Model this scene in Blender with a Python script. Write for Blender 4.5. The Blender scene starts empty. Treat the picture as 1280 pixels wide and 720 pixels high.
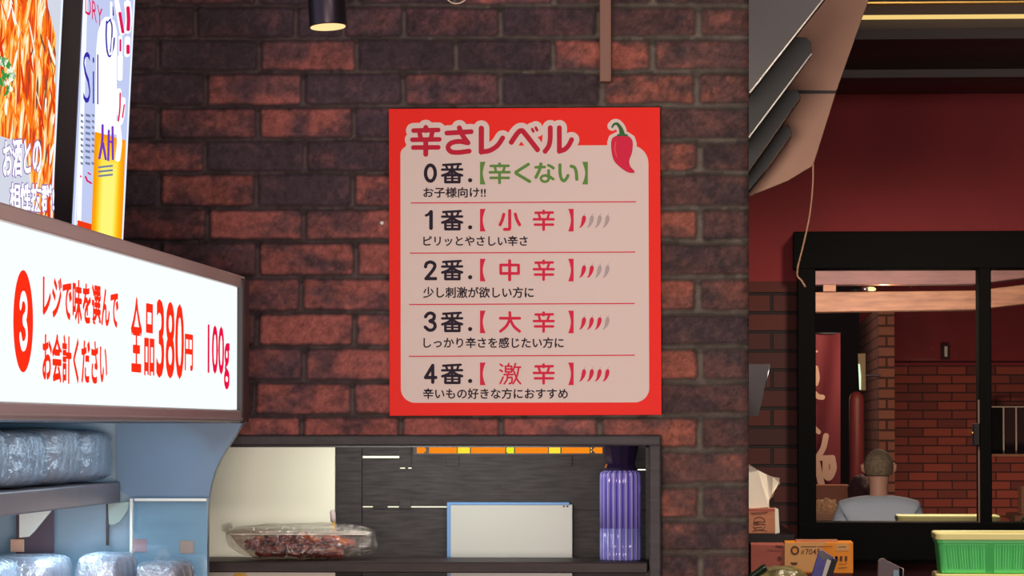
import bpy, bmesh, math, random
import numpy as np
from mathutils import Vector, Matrix

random.seed(7)
rng = np.random.default_rng(11)
S = bpy.context.scene
C = S.collection

# ------------------------------------------------------------------ camera
F = 4600.0            # focal length in pixels of the 1280x720 frame
ZC = 1.5
_n = math.sqrt(283**2 + 175**2 + F**2)
PSI = math.asin(283/_n)
THE = math.atan2(175, F/1.0) if False else math.asin((175/_n)/math.cos(PSI))
cam_d = bpy.data.cameras.new('camera')
cam = bpy.data.objects.new('camera', cam_d)
C.objects.link(cam)
cam.location = (0, 0, ZC)
cam.rotation_euler = (math.pi/2 + THE, 0, PSI)
cam_d.sensor_width = 36.0
cam_d.lens = F/1280*36.0
cam_d.clip_start = 0.1
cam_d.clip_end = 100
S.camera = cam
RV = np.array([math.cos(PSI), math.sin(PSI), 0.0])
FV = np.array([-math.sin(PSI)*math.cos(THE), math.cos(PSI)*math.cos(THE), math.sin(THE)])
UV = np.cross(RV, FV)

# ------------------------------------------------------------------ colour management, world, lights
vs = S.view_settings
vs.view_transform = 'Standard'
vs.look = 'None'
vs.exposure = 0.0
vs.gamma = 1.0
vs.use_curve_mapping = False
W = bpy.data.worlds.new('world')
S.world = W
W.use_nodes = True
W.node_tree.nodes['Background'].inputs[0].default_value = (0.75, 0.62, 0.72, 1)
W.node_tree.nodes['Background'].inputs[1].default_value = 0.045


def light(name, kind, loc, power, col, size=0.2, target=None, size_y=None, cone=None, blend=0.3, spread=None):
    d = bpy.data.lights.new(name, kind)
    d.energy = power
    d.color = col
    if kind == 'AREA':
        d.shape = 'RECTANGLE'
        d.size = size
        d.size_y = size_y or size
        if spread: d.spread = math.radians(spread)
    else:
        d.shadow_soft_size = size
    if kind == 'SPOT':
        d.spot_size = math.radians(cone or 60)
        d.spot_blend = blend
    o = bpy.data.objects.new(name, d)
    C.objects.link(o)
    o.location = loc
    if target is not None:
        o.rotation_euler = (Vector(target) - Vector(loc)).to_track_quat('-Z', 'Y').to_euler()
    return o


light('hall_light', 'AREA', (-0.62, 2.6, 1.22), 148, (1.0, 0.77, 0.68), 1.7, (-0.1, 8.05, 1.75), 0.5)
light('upper_wall_fill', 'AREA', (0.75, 4.6, 3.15), 40, (1.0, 0.80, 0.74), 1.0, (-0.5, 8.0, 1.9), 0.6)  # added fill, lifts the dark brick at upper left
light('hood_fill', 'AREA', (0.35, 9.0, 3.15), 7.5, (1.0, 0.84, 0.76), 0.5, (0.35, 11.4, 2.6), 0.3)  # unseen fill put in to brighten the hood and red wall top
light('pier_side_fill', 'POINT', (-0.35, 25.6, 2.1), 22, (1.0, 0.72, 0.55), 0.2)  # added light for the side of the pier, no lamp there
light('inner_crate_fill', 'SPOT', (1.15, 15.42, 2.05), 42, (1.0, 0.9, 0.7), 0.08, (1.15, 15.42, 1.0), cone=80)  # added spot that brightens the crate lid behind the glass
light('counter_spot', 'SPOT', (0.75, 11.9, 2.85), 115, (1.0, 0.82, 0.60), 0.12, (0.62, 12.5, 0.9), cone=128, blend=0.55)
light('case_light', 'AREA', (-1.14, 6.55, 1.503), 2.7, (0.62, 0.84, 1.0), 0.08, None, 2.1).rotation_euler = (0, 0.6, 0)
light('deck_fill', 'AREA', (-1.33, 6.5, 1.338), 3.9, (0.62, 0.84, 1.0), 0.05, None, 2.1)  # unseen tube added to brighten the case below the shelf
light('inner_light', 'POINT', (1.0, 21.6, 2.1), 52, (1.0, 0.70, 0.48), 0.3)
light('inner_low_light', 'AREA', (2.0, 27.2, 0.45), 9, (1.0, 0.72, 0.52), 1.5, (1.9, 30.0, 0.7), 0.5, spread=100)
light('counter_front_fill', 'AREA', (-0.2, 9.6, 2.2), 15, (1.0, 0.90, 0.78), 0.5, (1.0, 12.3, 1.1), 0.3)  # front fill added for the faces of crates and cartons
light('person_fill', 'AREA', (0.55, 16.7, 1.85), 44, (1.0, 0.90, 0.84), 0.8, (0.8, 20.3, 1.25), 0.4)  # added fill on the seated person's back, source invented
light('hatch_fill', 'AREA', (-0.66, 8.08, 1.459), 2.7, (1.0, 0.97, 0.86), 0.5, (-0.66, 8.34, 1.20), 0.08)  # unseen light added to brighten the cream panel


# ------------------------------------------------------------------ geometry helpers
def ray(px, py):
    px = np.asarray(px, float); py = np.asarray(py, float)
    return (px[..., None]-640)*RV + (360-py[..., None])*UV + F*FV


def P(px, py, Y):
    """point of the plane y = Y that the photograph shows at (px, py)"""
    d = ray(px, py)
    t = np.asarray(Y, float)/d[..., 1]
    return d*t[..., None] + np.array([0, 0, ZC])


def PXp(px, py, X):
    d = ray(px, py)
    t = X/d[..., 0]
    return d*t[..., None] + np.array([0, 0, ZC])


def V(px, py, Y):
    return Vector([float(q) for q in P(px, py, Y)])


def lin(c):
    return tuple(((v/255)/12.92 if v/255 <= 0.04045 else ((v/255+0.055)/1.055)**2.4) for v in c)


def tag(o, label=None, cat=None, group=None, kind=None):
    if label: o['label'] = label
    if cat: o['category'] = cat
    if group: o['group'] = group
    if kind: o['kind'] = kind
    return o


def empty(name, loc, label=None, cat=None, group=None, rz=0.0):
    o = bpy.data.objects.new(name, None)
    C.objects.link(o)
    o.location = Vector([float(v) for v in loc])
    o.rotation_euler = (0, 0, rz)
    o.empty_display_size = 0.05
    return tag(o, label, cat, group)


def world_loc(o):
    v = Vector((0, 0, 0))
    while o is not None:
        v = v + Vector(o.location)
        o = o.parent
    return v


class MB:
    """collects shapes; build() links them as ONE mesh object"""
    def __init__(s):
        s.v = []; s.f = []; s.m = []; s.sm = []

    def add(s, verts, faces, mi=0, smooth=False):
        b = len(s.v)
        s.v += [tuple(float(q) for q in p) for p in verts]
        s.f += [tuple(int(i)+b for i in f) for f in faces]
        s.m += [mi]*len(faces)
        s.sm += [smooth]*len(faces)
        return s

    def bm(s, bm, mi=0, smooth=False):
        bm.verts.index_update()
        s.add([v.co for v in bm.verts], [[v.index for v in f.verts] for f in bm.faces], mi, smooth)
        bm.free()
        return s

    def box(s, x0, x1, y0, y1, z0, z1, bev=0.0, mi=0, seg=2):
        bm = bmesh.new()
        bmesh.ops.create_cube(bm, size=1)
        for v in bm.verts:
            v.co = Vector(((x0+x1)/2+v.co.x*abs(x1-x0), (y0+y1)/2+v.co.y*abs(y1-y0), (z0+z1)/2+v.co.z*abs(z1-z0)))
        if bev:
            bmesh.ops.bevel(bm, geom=bm.edges[:], offset=bev, segments=seg, affect='EDGES', profile=0.5)
        return s.bm(bm, mi)

    def prism(s, pts, depth, bev=0.0, mi=0):
        """pts: outline of 3-D points in a plane; depth: extrusion vector"""
        n = len(pts)
        d = Vector(depth)
        a = [Vector([float(q) for q in p]) for p in pts]
        vv = a + [p+d for p in a]
        ff = [list(range(n)), list(range(2*n-1, n-1, -1))] + [[i, i+n, (i+1) % n+n, (i+1) % n] for i in range(n)]
        bm = bmesh.new()
        bv = [bm.verts.new(p) for p in vv]
        for f in ff: bm.faces.new([bv[i] for i in f])
        bmesh.ops.recalc_face_normals(bm, faces=bm.faces[:])
        if bev:
            bmesh.ops.bevel(bm, geom=bm.edges[:], offset=bev, segments=2, affect='EDGES', profile=0.5)
        return s.bm(bm, mi)

    def tube(s, pts, r, n=10, mi=0, closed=False):
        pts = [Vector([float(q) for q in p]) for p in pts]
        rs = r if isinstance(r, (list, tuple)) else [r]*len(pts)
        vv = []; ff = []
        up = Vector((0.123, 0.45, 0.88)).normalized()
        for i, p in enumerate(pts):
            t = (pts[min(i+1, len(pts)-1)] - pts[max(i-1, 0)]).normalized()
            a = t.cross(up)
            if a.length < 1e-4: a = t.cross(Vector((1, 0, 0)))
            a.normalize(); b = t.cross(a).normalized()
            for k in range(n):
                q = 2*math.pi*k/n
                vv.append(p + (a*math.cos(q)+b*math.sin(q))*rs[i])
        for i in range(len(pts)-1):
            for k in range(n):
                ff.append([i*n+k, i*n+(k+1) % n, (i+1)*n+(k+1) % n, (i+1)*n+k])
        ff.append(list(range(n))[::-1]); ff.append([(len(pts)-1)*n+k for k in range(n)])
        return s.add(vv, ff, mi, True)

    def lathe(s, prof, c, n=32, mi=0, smooth=True, axis=None, ribs=None):
        """prof: (r, z) pairs; c: base point"""
        c = Vector([float(q) for q in c])
        vv = []; ff = []
        M = Matrix.Identity(3) if axis is None else Vector((0, 0, 1)).rotation_difference(Vector(axis)).to_matrix()
        for (r, z) in prof:
            for k in range(n):
                q = 2*math.pi*k/n
                rr = r*(1+(ribs[1]*math.cos(ribs[0]*q) if ribs else 0))
                vv.append(c + M @ Vector((rr*math.cos(q), rr*math.sin(q), z)))
        for i in range(len(prof)-1):
            for k in range(n):
                ff.append([i*n+k, i*n+(k+1) % n, (i+1)*n+(k+1) % n, (i+1)*n+k])
        s.add(vv, ff, mi, smooth)
        b = len(s.v)-len(vv)
        for i, rev in ((0, True), (len(prof)-1, False)):
            if prof[i][0] > 1e-5:
                f = [b+i*n+k for k in range(n)]
                s.f.append(tuple(f[::-1] if rev else f)); s.m.append(mi); s.sm.append(False)
        return s

    def build(s, name, mats, parent=None, merge=False):
        me = bpy.data.meshes.new(name)
        me.from_pydata(s.v, [], s.f)
        for m in (mats if isinstance(mats, (list, tuple)) else [mats]): me.materials.append(m)
        me.polygons.foreach_set('material_index', s.m)
        me.polygons.foreach_set('use_smooth', s.sm)
        me.update()
        o = bpy.data.objects.new(name, me)
        C.objects.link(o)
        if parent is not None:
            o.parent = parent
            me.transform(Matrix.Translation(-world_loc(parent)))
        else:
            a = np.array(s.v)
            base = Vector(((a[:, 0].min()+a[:, 0].max())/2, (a[:, 1].min()+a[:, 1].max())/2, a[:, 2].min()))
            me.transform(Matrix.Translation(-base))
            o.location = base
        return o


def catmull(pts, k=6):
    pts = [np.array(p, float) for p in pts]
    if len(pts) < 3: return pts
    q = [2*pts[0]-pts[1]] + pts + [2*pts[-1]-pts[-2]]
    out = []
    for i in range(1, len(q)-2):
        for j in range(k):
            t = j/k
            a, b, c, d = q[i-1], q[i], q[i+1], q[i+2]
            out.append(0.5*((2*b)+(c-a)*t+(2*a-5*b+4*c-d)*t*t+(-a+3*b-3*c+d)*t**3))
    out.append(pts[-1])
    return out


def strokes2d(strokes, grow=0.0, cell=0.3):
    """round-ended pen strokes (points, radius, curved) in 2-D -> one flat, non-overlapping outline fill (marching squares)"""
    segs = []
    for (pts, r, cv) in strokes:
        pts = catmull(pts) if cv else [np.array(p, float) for p in pts]
        for p, q in zip(pts[:-1], pts[1:]):
            segs.append((p[0], p[1], q[0], q[1], r+grow))
    sg_ = np.array(segs)
    big = sg_[:, 4].max()
    cell = min(cell, max(.05, sg_[:, 4].min()*.45)) if max(np.ptp(sg_[:, [0, 2]]), np.ptp(sg_[:, [1, 3]])) > 2 else max(.0008, sg_[:, 4].min()*.18)
    x0 = min(sg_[:, 0].min(), sg_[:, 2].min())-big-cell*2; x1 = max(sg_[:, 0].max(), sg_[:, 2].max())+big+cell*2
    y0 = min(sg_[:, 1].min(), sg_[:, 3].min())-big-cell*2; y1 = max(sg_[:, 1].max(), sg_[:, 3].max())+big+cell*2
    nx = int((x1-x0)/cell)+2; ny = int((y1-y0)/cell)+2
    gx_ = x0+np.arange(nx)*cell; gy_ = y0+np.arange(ny)*cell
    D_ = np.full((ny, nx), 1e9)
    for (ax, ay, bx_, by_, r) in segs:
        i0 = max(0, int((min(ax, bx_)-r-x0)/cell)-2); i1 = min(nx, int((max(ax, bx_)+r-x0)/cell)+4)
        j0 = max(0, int((min(ay, by_)-r-y0)/cell)-2); j1 = min(ny, int((max(ay, by_)+r-y0)/cell)+4)
        X, Y = np.meshgrid(gx_[i0:i1], gy_[j0:j1])
        dx, dy = bx_-ax, by_-ay
        L2 = dx*dx+dy*dy+1e-12
        t = np.clip(((X-ax)*dx+(Y-ay)*dy)/L2, 0, 1)
        d = np.hypot(X-ax-t*dx, Y-ay-t*dy)-r
        D_[j0:j1, i0:i1] = np.minimum(D_[j0:j1, i0:i1], d)
    D_ = np.minimum(D_, cell*3)
    vv = []; ff = []
    ins = D_ < 0
    full = ins[:-1, :-1] & ins[1:, :-1] & ins[:-1, 1:] & ins[1:, 1:]
    part = (ins[:-1, :-1] | ins[1:, :-1] | ins[:-1, 1:] | ins[1:, 1:]) & ~full
    for j in range(ny-1):
        row = full[j]
        if row.any():
            e = np.diff(np.concatenate([[0], row.astype(int), [0]]))
            for a, b in zip(np.where(e == 1)[0], np.where(e == -1)[0]):
                k = len(vv)
                vv += [(gx_[a], gy_[j]), (gx_[a]+(b-a)*cell, gy_[j]), (gx_[a]+(b-a)*cell, gy_[j]+cell), (gx_[a], gy_[j]+cell)]
                ff.append([k, k+1, k+2, k+3])
        for i in np.where(part[j])[0]:
            c4 = [(gx_[i], gy_[j], D_[j, i]), (gx_[i]+cell, gy_[j], D_[j, i+1]), (gx_[i]+cell, gy_[j]+cell, D_[j+1, i+1]), (gx_[i], gy_[j]+cell, D_[j+1, i])]
            poly = []
            for q in range(4):
                p, n_ = c4[q], c4[(q+1) % 4]
                if p[2] < 0: poly.append((p[0], p[1]))
                if (p[2] < 0) != (n_[2] < 0):
                    t = p[2]/(p[2]-n_[2])
                    poly.append((p[0]+(n_[0]-p[0])*t, p[1]+(n_[1]-p[1])*t))
            if len(poly) >= 3:
                k = len(vv); vv += poly; ff.append(list(range(k, k+len(poly))))
    return vv, ff


def text2d(body, bold=0.0, res=3):
    """outline letters as flat triangles; returns 2-D verts (y up) and faces"""
    cu = bpy.data.curves.new('t', 'FONT')
    cu.body = body
    cu.dimensions = '2D'
    cu.fill_mode = 'BOTH'
    cu.resolution_u = res
    cu.offset = bold
    o = bpy.data.objects.new('t', cu)
    C.objects.link(o)
    bpy.context.view_layer.update()
    dg = bpy.context.evaluated_depsgraph_get()
    me = bpy.data.meshes.new_from_object(o.evaluated_get(dg))
    v = np.array([p.co[:2] for p in me.vertices]) if len(me.vertices) else np.zeros((0, 2))
    f = [list(p.vertices) for p in me.polygons]
    bpy.data.objects.remove(o)
    bpy.data.curves.remove(cu)
    bpy.data.meshes.remove(me)
    return v, f


def fit(v, x0, x1, y0, y1):
    """scale 2-D letters (y up) into a box; y0 is where their top goes, y1 their bottom"""
    a = v.min(0); b = v.max(0)
    u = (v-a)/(b-a)
    return np.stack([x0+u[:, 0]*(x1-x0), y1+u[:, 1]*(y0-y1)], 1)


def onto(mb, v2, f, Y, mi=0):
    v2 = np.asarray(v2, float)
    if len(v2): mb.add(P(v2[:, 0], v2[:, 1], np.full(len(v2), Y)), f, mi)
    return mb


def vnoise(x, y, seed=0):
    """smooth value noise, numpy"""
    r = np.random.default_rng(seed).random((256, 256))
    xi = np.floor(x).astype(int); yi = np.floor(y).astype(int)
    fx = x-xi; fy = y-yi
    fx = fx*fx*(3-2*fx); fy = fy*fy*(3-2*fy)
    g = lambda a, b: r[a % 256, b % 256]
    return (g(xi, yi)*(1-fx)+g(xi+1, yi)*fx)*(1-fy)+(g(xi, yi+1)*(1-fx)+g(xi+1, yi+1)*fx)*fy


def fbm(x, y, seed=0, o=4):
    s = 0; a = 0.5; t = 0
    for i in range(o):
        s = s+a*vnoise(x*2**i+17*i, y*2**i+5*i, seed+i); t += a; a *= 0.5
    return s/t


def crumple(o, amp, scale, seed):
    """dent a mesh along its normals with smooth noise"""
    me = o.data
    from mathutils import noise
    me.update()
    ns = [v.normal.copy() for v in me.vertices]
    for v, nn in zip(me.vertices, ns):
        q = v.co*scale+Vector((seed*3.1, seed*1.7, seed))
        v.co += nn*(noise.noise(q)+0.6*abs(noise.noise(q*2.3)))*amp
    me.update()


# ------------------------------------------------------------------ materials
def mat(name, col, rough=0.6, metal=0.0, emit=None, es=1.0, noise=None, bump=0.0, bscale=60, spec=0.5, srgb=True, coat=0.0):
    m = bpy.data.materials.new(name)
    m.use_nodes = True
    nt = m.node_tree
    b = nt.nodes['Principled BSDF']
    c = lin(col) if srgb else col
    b.inputs['Base Color'].default_value = (*c, 1)
    b.inputs['Roughness'].default_value = rough
    b.inputs['Metallic'].default_value = metal
    b.inputs['Specular IOR Level'].default_value = spec
    b.inputs['Coat Weight'].default_value = coat
    if emit is not None:
        b.inputs['Emission Color'].default_value = (*lin(emit), 1)
        b.inputs['Emission Strength'].default_value = es
    tc = nt.nodes.new('ShaderNodeTexCoord')
    if noise:
        c2, sc, stretch = noise
        mp = nt.nodes.new('ShaderNodeMapping')
        mp.inputs['Scale'].default_value = stretch
        nz = nt.nodes.new('ShaderNodeTexNoise')
        nz.inputs['Scale'].default_value = sc
        nz.inputs['Detail'].default_value = 6
        mx = nt.nodes.new('ShaderNodeMix'); mx.data_type = 'RGBA'
        rp = nt.nodes.new('ShaderNodeValToRGB')
        rp.color_ramp.elements[0].position = 0.35; rp.color_ramp.elements[1].position = 0.68
        nt.links.new(tc.outputs['Object'], mp.inputs['Vector'])
        nt.links.new(mp.outputs['Vector'], nz.inputs['Vector'])
        nt.links.new(nz.outputs['Fac'], rp.inputs['Fac'])
        nt.links.new(rp.outputs['Color'], mx.inputs[0])
        mx.inputs[6].default_value = (*c, 1)
        mx.inputs[7].default_value = (*(lin(c2) if srgb else c2), 1)
        nt.links.new(mx.outputs[2], b.inputs['Base Color'])
    if bump:
        n2 = nt.nodes.new('ShaderNodeTexNoise')
        n2.inputs['Scale'].default_value = bscale
        n2.inputs['Detail'].default_value = 5
        bp = nt.nodes.new('ShaderNodeBump')
        bp.inputs['Strength'].default_value = bump
        bp.inputs['Distance'].default_value = 0.01
        nt.links.new(tc.outputs['Object'], n2.inputs['Vector'])
        nt.links.new(n2.outputs['Fac'], bp.inputs['Height'])
        nt.links.new(bp.outputs['Normal'], b.inputs['Normal'])
    return m


def emis(name, col, s=1.0):
    m = bpy.data.materials.new(name)
    m.use_nodes = True
    nt = m.node_tree
    nt.nodes.clear()
    e = nt.nodes.new('ShaderNodeEmission')
    e.inputs[0].default_value = (*lin(col), 1)
    e.inputs[1].default_value = s
    o = nt.nodes.new('ShaderNodeOutputMaterial')
    nt.links.new(e.outputs[0], o.inputs[0])
    return m


def film(name, tint=(235, 240, 245), trans=0.8, gloss=0.12, rough=0.15, bump=0.0, bscale=40, diff=(220, 225, 230)):
    """thin clear plastic: see-through, with gloss and a little milky scatter"""
    m = bpy.data.materials.new(name)
    m.use_nodes = True
    nt = m.node_tree
    nt.nodes.clear()
    out = nt.nodes.new('ShaderNodeOutputMaterial')
    tr = nt.nodes.new('ShaderNodeBsdfTransparent'); tr.inputs[0].default_value = (*lin(tint), 1)
    gl = nt.nodes.new('ShaderNodeBsdfGlossy'); gl.inputs['Roughness'].default_value = rough
    gl.inputs[0].default_value = (1, 1, 1, 1)
    df = nt.nodes.new('ShaderNodeBsdfDiffuse'); df.inputs[0].default_value = (*lin(diff), 1)
    m1 = nt.nodes.new('ShaderNodeMixShader'); m2 = nt.nodes.new('ShaderNodeMixShader')
    m1.inputs[0].default_value = gloss/(max(1e-4, 1-trans))
    nt.links.new(df.outputs[0], m1.inputs[1]); nt.links.new(gl.outputs[0], m1.inputs[2])
    m2.inputs[0].default_value = 1-trans
    nt.links.new(tr.outputs[0], m2.inputs[1]); nt.links.new(m1.outputs[0], m2.inputs[2])
    nt.links.new(m2.outputs[0], out.inputs[0])
    if bump:
        tc = nt.nodes.new('ShaderNodeTexCoord')
        n2 = nt.nodes.new('ShaderNodeTexNoise'); n2.inputs['Scale'].default_value = bscale; n2.inputs['Detail'].default_value = 4
        bp = nt.nodes.new('ShaderNodeBump'); bp.inputs['Strength'].default_value = bump; bp.inputs['Distance'].default_value = 0.02
        nt.links.new(tc.outputs['Object'], n2.inputs['Vector'])
        nt.links.new(n2.outputs['Fac'], bp.inputs['Height'])
        nt.links.new(bp.outputs['Normal'], gl.inputs['Normal'])
    return m


def brick_mat(name, c1, c2, mortar, course=0.075, length=0.22, axis='XZ', msize=0.012):
    m = bpy.data.materials.new(name)
    m.use_nodes = True
    nt = m.node_tree
    b = nt.nodes['Principled BSDF']
    b.inputs['Roughness'].default_value = 0.85
    tc = nt.nodes.new('ShaderNodeTexCoord')
    sep = nt.nodes.new('ShaderNodeSeparateXYZ')
    cmb = nt.nodes.new('ShaderNodeCombineXYZ')
    nt.links.new(tc.outputs['Object'], sep.inputs[0])
    nt.links.new(sep.outputs[0 if axis == 'XZ' else 1], cmb.inputs[0])
    nt.links.new(sep.outputs[2], cmb.inputs[1])
    bt = nt.nodes.new('ShaderNodeTexBrick')
    bt.inputs['Color1'].default_value = (*lin(c1), 1)
    bt.inputs['Color2'].default_value = (*lin(c2), 1)
    bt.inputs['Mortar'].default_value = (*lin(mortar), 1)
    bt.inputs['Scale'].default_value = 1.0
    bt.inputs['Brick Width'].default_value = length
    bt.inputs['Row Height'].default_value = course
    bt.inputs['Mortar Size'].default_value = msize
    bt.inputs['Mortar Smooth'].default_value = 0.3
    bt.inputs['Bias'].default_value = -0.2
    nt.links.new(cmb.outputs[0], bt.inputs['Vector'])
    nt.links.new(bt.outputs['Color'], b.inputs['Base Color'])
    bp = nt.nodes.new('ShaderNodeBump'); bp.invert = True
    bp.inputs['Strength'].default_value = 0.8; bp.inputs['Distance'].default_value = 0.01
    nt.links.new(bt.outputs['Fac'], bp.inputs['Height'])
    nt.links.new(bp.outputs['Normal'], b.inputs['Normal'])
    return m


M = {}
M['black_wood'] = mat('black_stained_wood', (45, 45, 49), 0.6, noise=((60, 59, 63), 9, (2, 1, 14)), bump=0.25, bscale=30)
M['black_board'] = mat('black_board_wood', (36, 34, 36), 0.6, noise=((54, 52, 55), 7, (2.2, 1, 20)), bump=0.2, bscale=25, spec=.25)
M['shelf_wood'] = mat('dark_shelf_wood', (42, 36, 39), 0.5, noise=((56, 47, 47), 8, (1, 6, 6)), bump=0.15, bscale=30, spec=.25)
M['cream'] = mat('cream_panel_paint', (232, 238, 220), 0.45)
M['white_card'] = mat('white_card', (238, 236, 226), 0.6)
M['yellow'] = mat('yellow_plastic', (235, 190, 40), 0.4)
M['black'] = mat('black_paint', (0.0035, 0.0035, 0.004), 0.6, bump=0.05, srgb=False, spec=0.06)
M['black_metal'] = mat('black_metal', (22, 22, 26), 0.35, metal=0.6)
M['steel'] = mat('brushed_trim_metal', (196, 200, 212), 0.28, metal=1.0, bump=0.05, bscale=20)
M['dark_edge'] = mat('dark_end_cap', (44, 38, 42), 0.4)
M['sign_red'] = mat('sign_red', (0.93, 0.022, 0.013), 0.5, srgb=False, spec=0.15)
M['sign_white'] = mat('sign_white', (228, 214, 206), 0.55, spec=0.2)
M['crimson'] = mat('crimson_print', (0.56, 0.02, 0.05), 0.5, srgb=False, spec=0.08)
M['rose'] = mat('rose_red_print', (0.72, 0.025, 0.075), 0.5, srgb=False, spec=0.08)
M['ink'] = mat('dark_ink', (44, 36, 52), 0.5, spec=0.08)
M['print_green'] = mat('green_print', (100, 150, 70), 0.5, spec=0.08)
M['print_grey'] = mat('grey_print', (184, 172, 174), 0.5, spec=0.08)
M['print_dark_green'] = mat('dark_green_print', (58, 110, 62), 0.5, spec=0.08)
M['print_pink'] = mat('pale_red_print', (0.80, 0.10, 0.10), 0.5, srgb=False, spec=0.08)
M['brown_paint'] = mat('brown_paint', (128, 92, 76), 0.55, bump=0.05)
M['hood_brown'] = mat('brown_hood_paint', (182, 136, 112), 0.6, bump=0.1, bscale=10, noise=((164, 120, 100), 3, (1, 1, 1)))
M['hood_dark'] = mat('dark_hood_slat', (14, 11, 13), 0.6)
M['hood_grey'] = mat('grey_hood_slat', (40, 33, 36), 0.45)
M['pale_trim'] = mat('pale_edge_trim', (236, 226, 216), 0.35)
M['red_wall'] = mat('red_wall_paint', (150, 34, 42), 0.7, noise=((138, 30, 38), 5, (1, 1, 1)), bump=0.08, bscale=50)
M['brown_dark'] = mat('dark_brown_wood', (52, 38, 38), 0.5, noise=((64, 48, 44), 6, (0.5, 6, 6)))
M['brass'] = mat('brass', (210, 170, 90), 0.3, metal=1.0)
M['blue_plate'] = mat('slate_blue_panel', (98, 134, 164), 0.4)
M['blue_pale'] = mat('pale_blue_panel', (150, 186, 210), 0.35)
M['shelf_face'] = mat('case_shelf_face', (112, 100, 106), 0.4, noise=((128, 112, 114), 3, (1, 1, 1)))
M['pale_edge'] = mat('pale_acrylic_edge', (235, 240, 230), 0.3)
M['tag_pink'] = mat('pink_price_card', (222, 150, 150), 0.6)
M['tag_peach'] = mat('peach_price_card', (226, 178, 150), 0.6)
M['bag_fill'] = mat('packed_noodles', (214, 216, 228), 0.6, noise=((150, 146, 160), 16, (1, 1, .6)), bump=0.9, bscale=30)
M['bag_fill_b'] = mat('packed_brown_food', (212, 200, 204), 0.6, noise=((160, 146, 154), 16, (1, 1, .6)), bump=0.9, bscale=30)
M['bag_film'] = film('bag_film', trans=0.55, gloss=0.20, rough=0.16, bump=1.0, bscale=34, diff=(196, 210, 226))
M['clear_film'] = film('clear_film', tint=(250, 248, 246), trans=0.80, gloss=0.19, rough=0.16, bump=1.0, bscale=60)
M['tray_clear'] = film('tray_plastic', tint=(235, 225, 220), trans=0.84, gloss=0.12, rough=0.06, diff=(150, 120, 110))
M['guard'] = film('guard_acrylic', tint=(244, 250, 252), trans=0.88, gloss=0.05, rough=0.02, diff=(150, 195, 220))
M['glass'] = film('window_glass', tint=(250, 250, 250), trans=0.965, gloss=0.012, rough=0.02, diff=(40, 40, 40))
M['food'] = mat('dark_red_food', (170, 44, 26), 0.3, noise=((84, 32, 26), 40, (1, 1, 1)), coat=0.4)
M['food_b'] = mat('orange_food', (246, 132, 40), 0.3, noise=((180, 60, 40), 30, (1, 1, 1)), coat=0.4)
M['board_white'] = mat('whiteboard', (142, 152, 148), 0.35)
M['board_blue'] = mat('blue_frame', (56, 118, 178), 0.4)
M['cap'] = mat('dark_violet_cap', (34, 26, 58), 0.15, coat=0.6)
M['cardboard'] = mat('cardboard', (196, 134, 104), 0.8, noise=((184, 122, 94), 12, (1, 1, 6)))
M['cardboard_b'] = mat('brown_cardboard', (150, 96, 70), 0.8)
M['carton_pink'] = mat('reddish_carton', (178, 96, 86), 0.8, noise=((160, 84, 76), 8, (1, 1, 1)))
M['carton_orange'] = mat('orange_carton', (244, 148, 34), 0.6)
M['carton_tan'] = mat('tan_carton', (224, 166, 104), 0.6)
M['carton_dark'] = mat('dark_red_carton', (86, 34, 30), 0.8)
M['print_brown'] = mat('brown_print', (92, 48, 30), 0.6)
M['tissue'] = mat('white_tissue', (246, 240, 228), 0.8)
M['olive'] = mat('olive_wrap', (92, 84, 58), 0.3, noise=((150, 140, 96), 18, (1, 4, 1)), bump=0.5, bscale=30)
M['dark_green'] = mat('dark_green_wrap', (30, 52, 38), 0.3)
M['violet'] = mat('violet_wrap', (98, 98, 190), 0.45, noise=((80, 72, 150), 14, (1, 1, 1)))
M['grey_wrap'] = mat('grey_violet_wrap', (112, 96, 106), 0.5)
M['pale_blue'] = mat('pale_blue_print', (140, 170, 195), 0.4)
M['crate'] = mat('green_crate_plastic', (108, 244, 142), 0.35)
M['crate_dark'] = mat('green_crate_dark_rib', (70, 205, 105), 0.35)  # darker green for the ribs and clip bar
M['lid'] = mat('cream_crate_lid', (255, 247, 172), 0.4)
M['skin'] = mat('skin', (206, 150, 122), 0.55)
M['hair_grey'] = mat('short_grey_brown_hair', (150, 126, 98), 0.8, noise=((112, 90, 68), 60, (1, 1, 1)), bump=0.5, bscale=120)
M['hair_dark'] = mat('dark_hair', (34, 26, 24), 0.6, bump=0.4, bscale=120)
M['shirt'] = mat('grey_tshirt', (206, 212, 220), 0.85, bump=0.3, bscale=14)
M['trousers'] = mat('dark_trousers', (40, 42, 52), 0.85)
M['beam'] = mat('timber', (172, 116, 80), 0.6, noise=((134, 86, 58), 5, (1.2, 6, 9)), bump=0.3, bscale=14)
M['beam_dark'] = mat('brown_timber', (140, 92, 82), 0.6, noise=((120, 78, 70), 5, (1.2, 6, 9)), bump=0.3, bscale=14)
M['banner'] = mat('red_banner_cloth', (98, 22, 34), 0.8)
M['banner_print'] = mat('banner_white_print', (196, 160, 140), 0.8)
M['post_red'] = mat('red_post', (132, 48, 44), 0.5, noise=((112, 38, 38), 7, (6, 6, 0.6)))
M['maroon'] = mat('dark_maroon_cloth', (60, 30, 36), 0.8)
M['paper'] = mat('crumpled_paper', (206, 160, 118), 0.8)
M['lamp_can'] = mat('dark_lamp_metal', (58, 52, 62), 0.35, metal=0.7)
M['cable_pale'] = mat('pale_cable', (214, 196, 176), 0.5)
M['cable_tan'] = mat('tan_cable', (190, 140, 110), 0.5)
M['floor'] = mat('floor_tile', (92, 78, 72), 0.4, noise=((80, 68, 62), 4, (1, 1, 1)))
M['ceil'] = mat('dark_ceiling', (40, 34, 36), 0.8)
M['kitchen'] = mat('kitchen_white', (236, 234, 220), 0.6)
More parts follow.
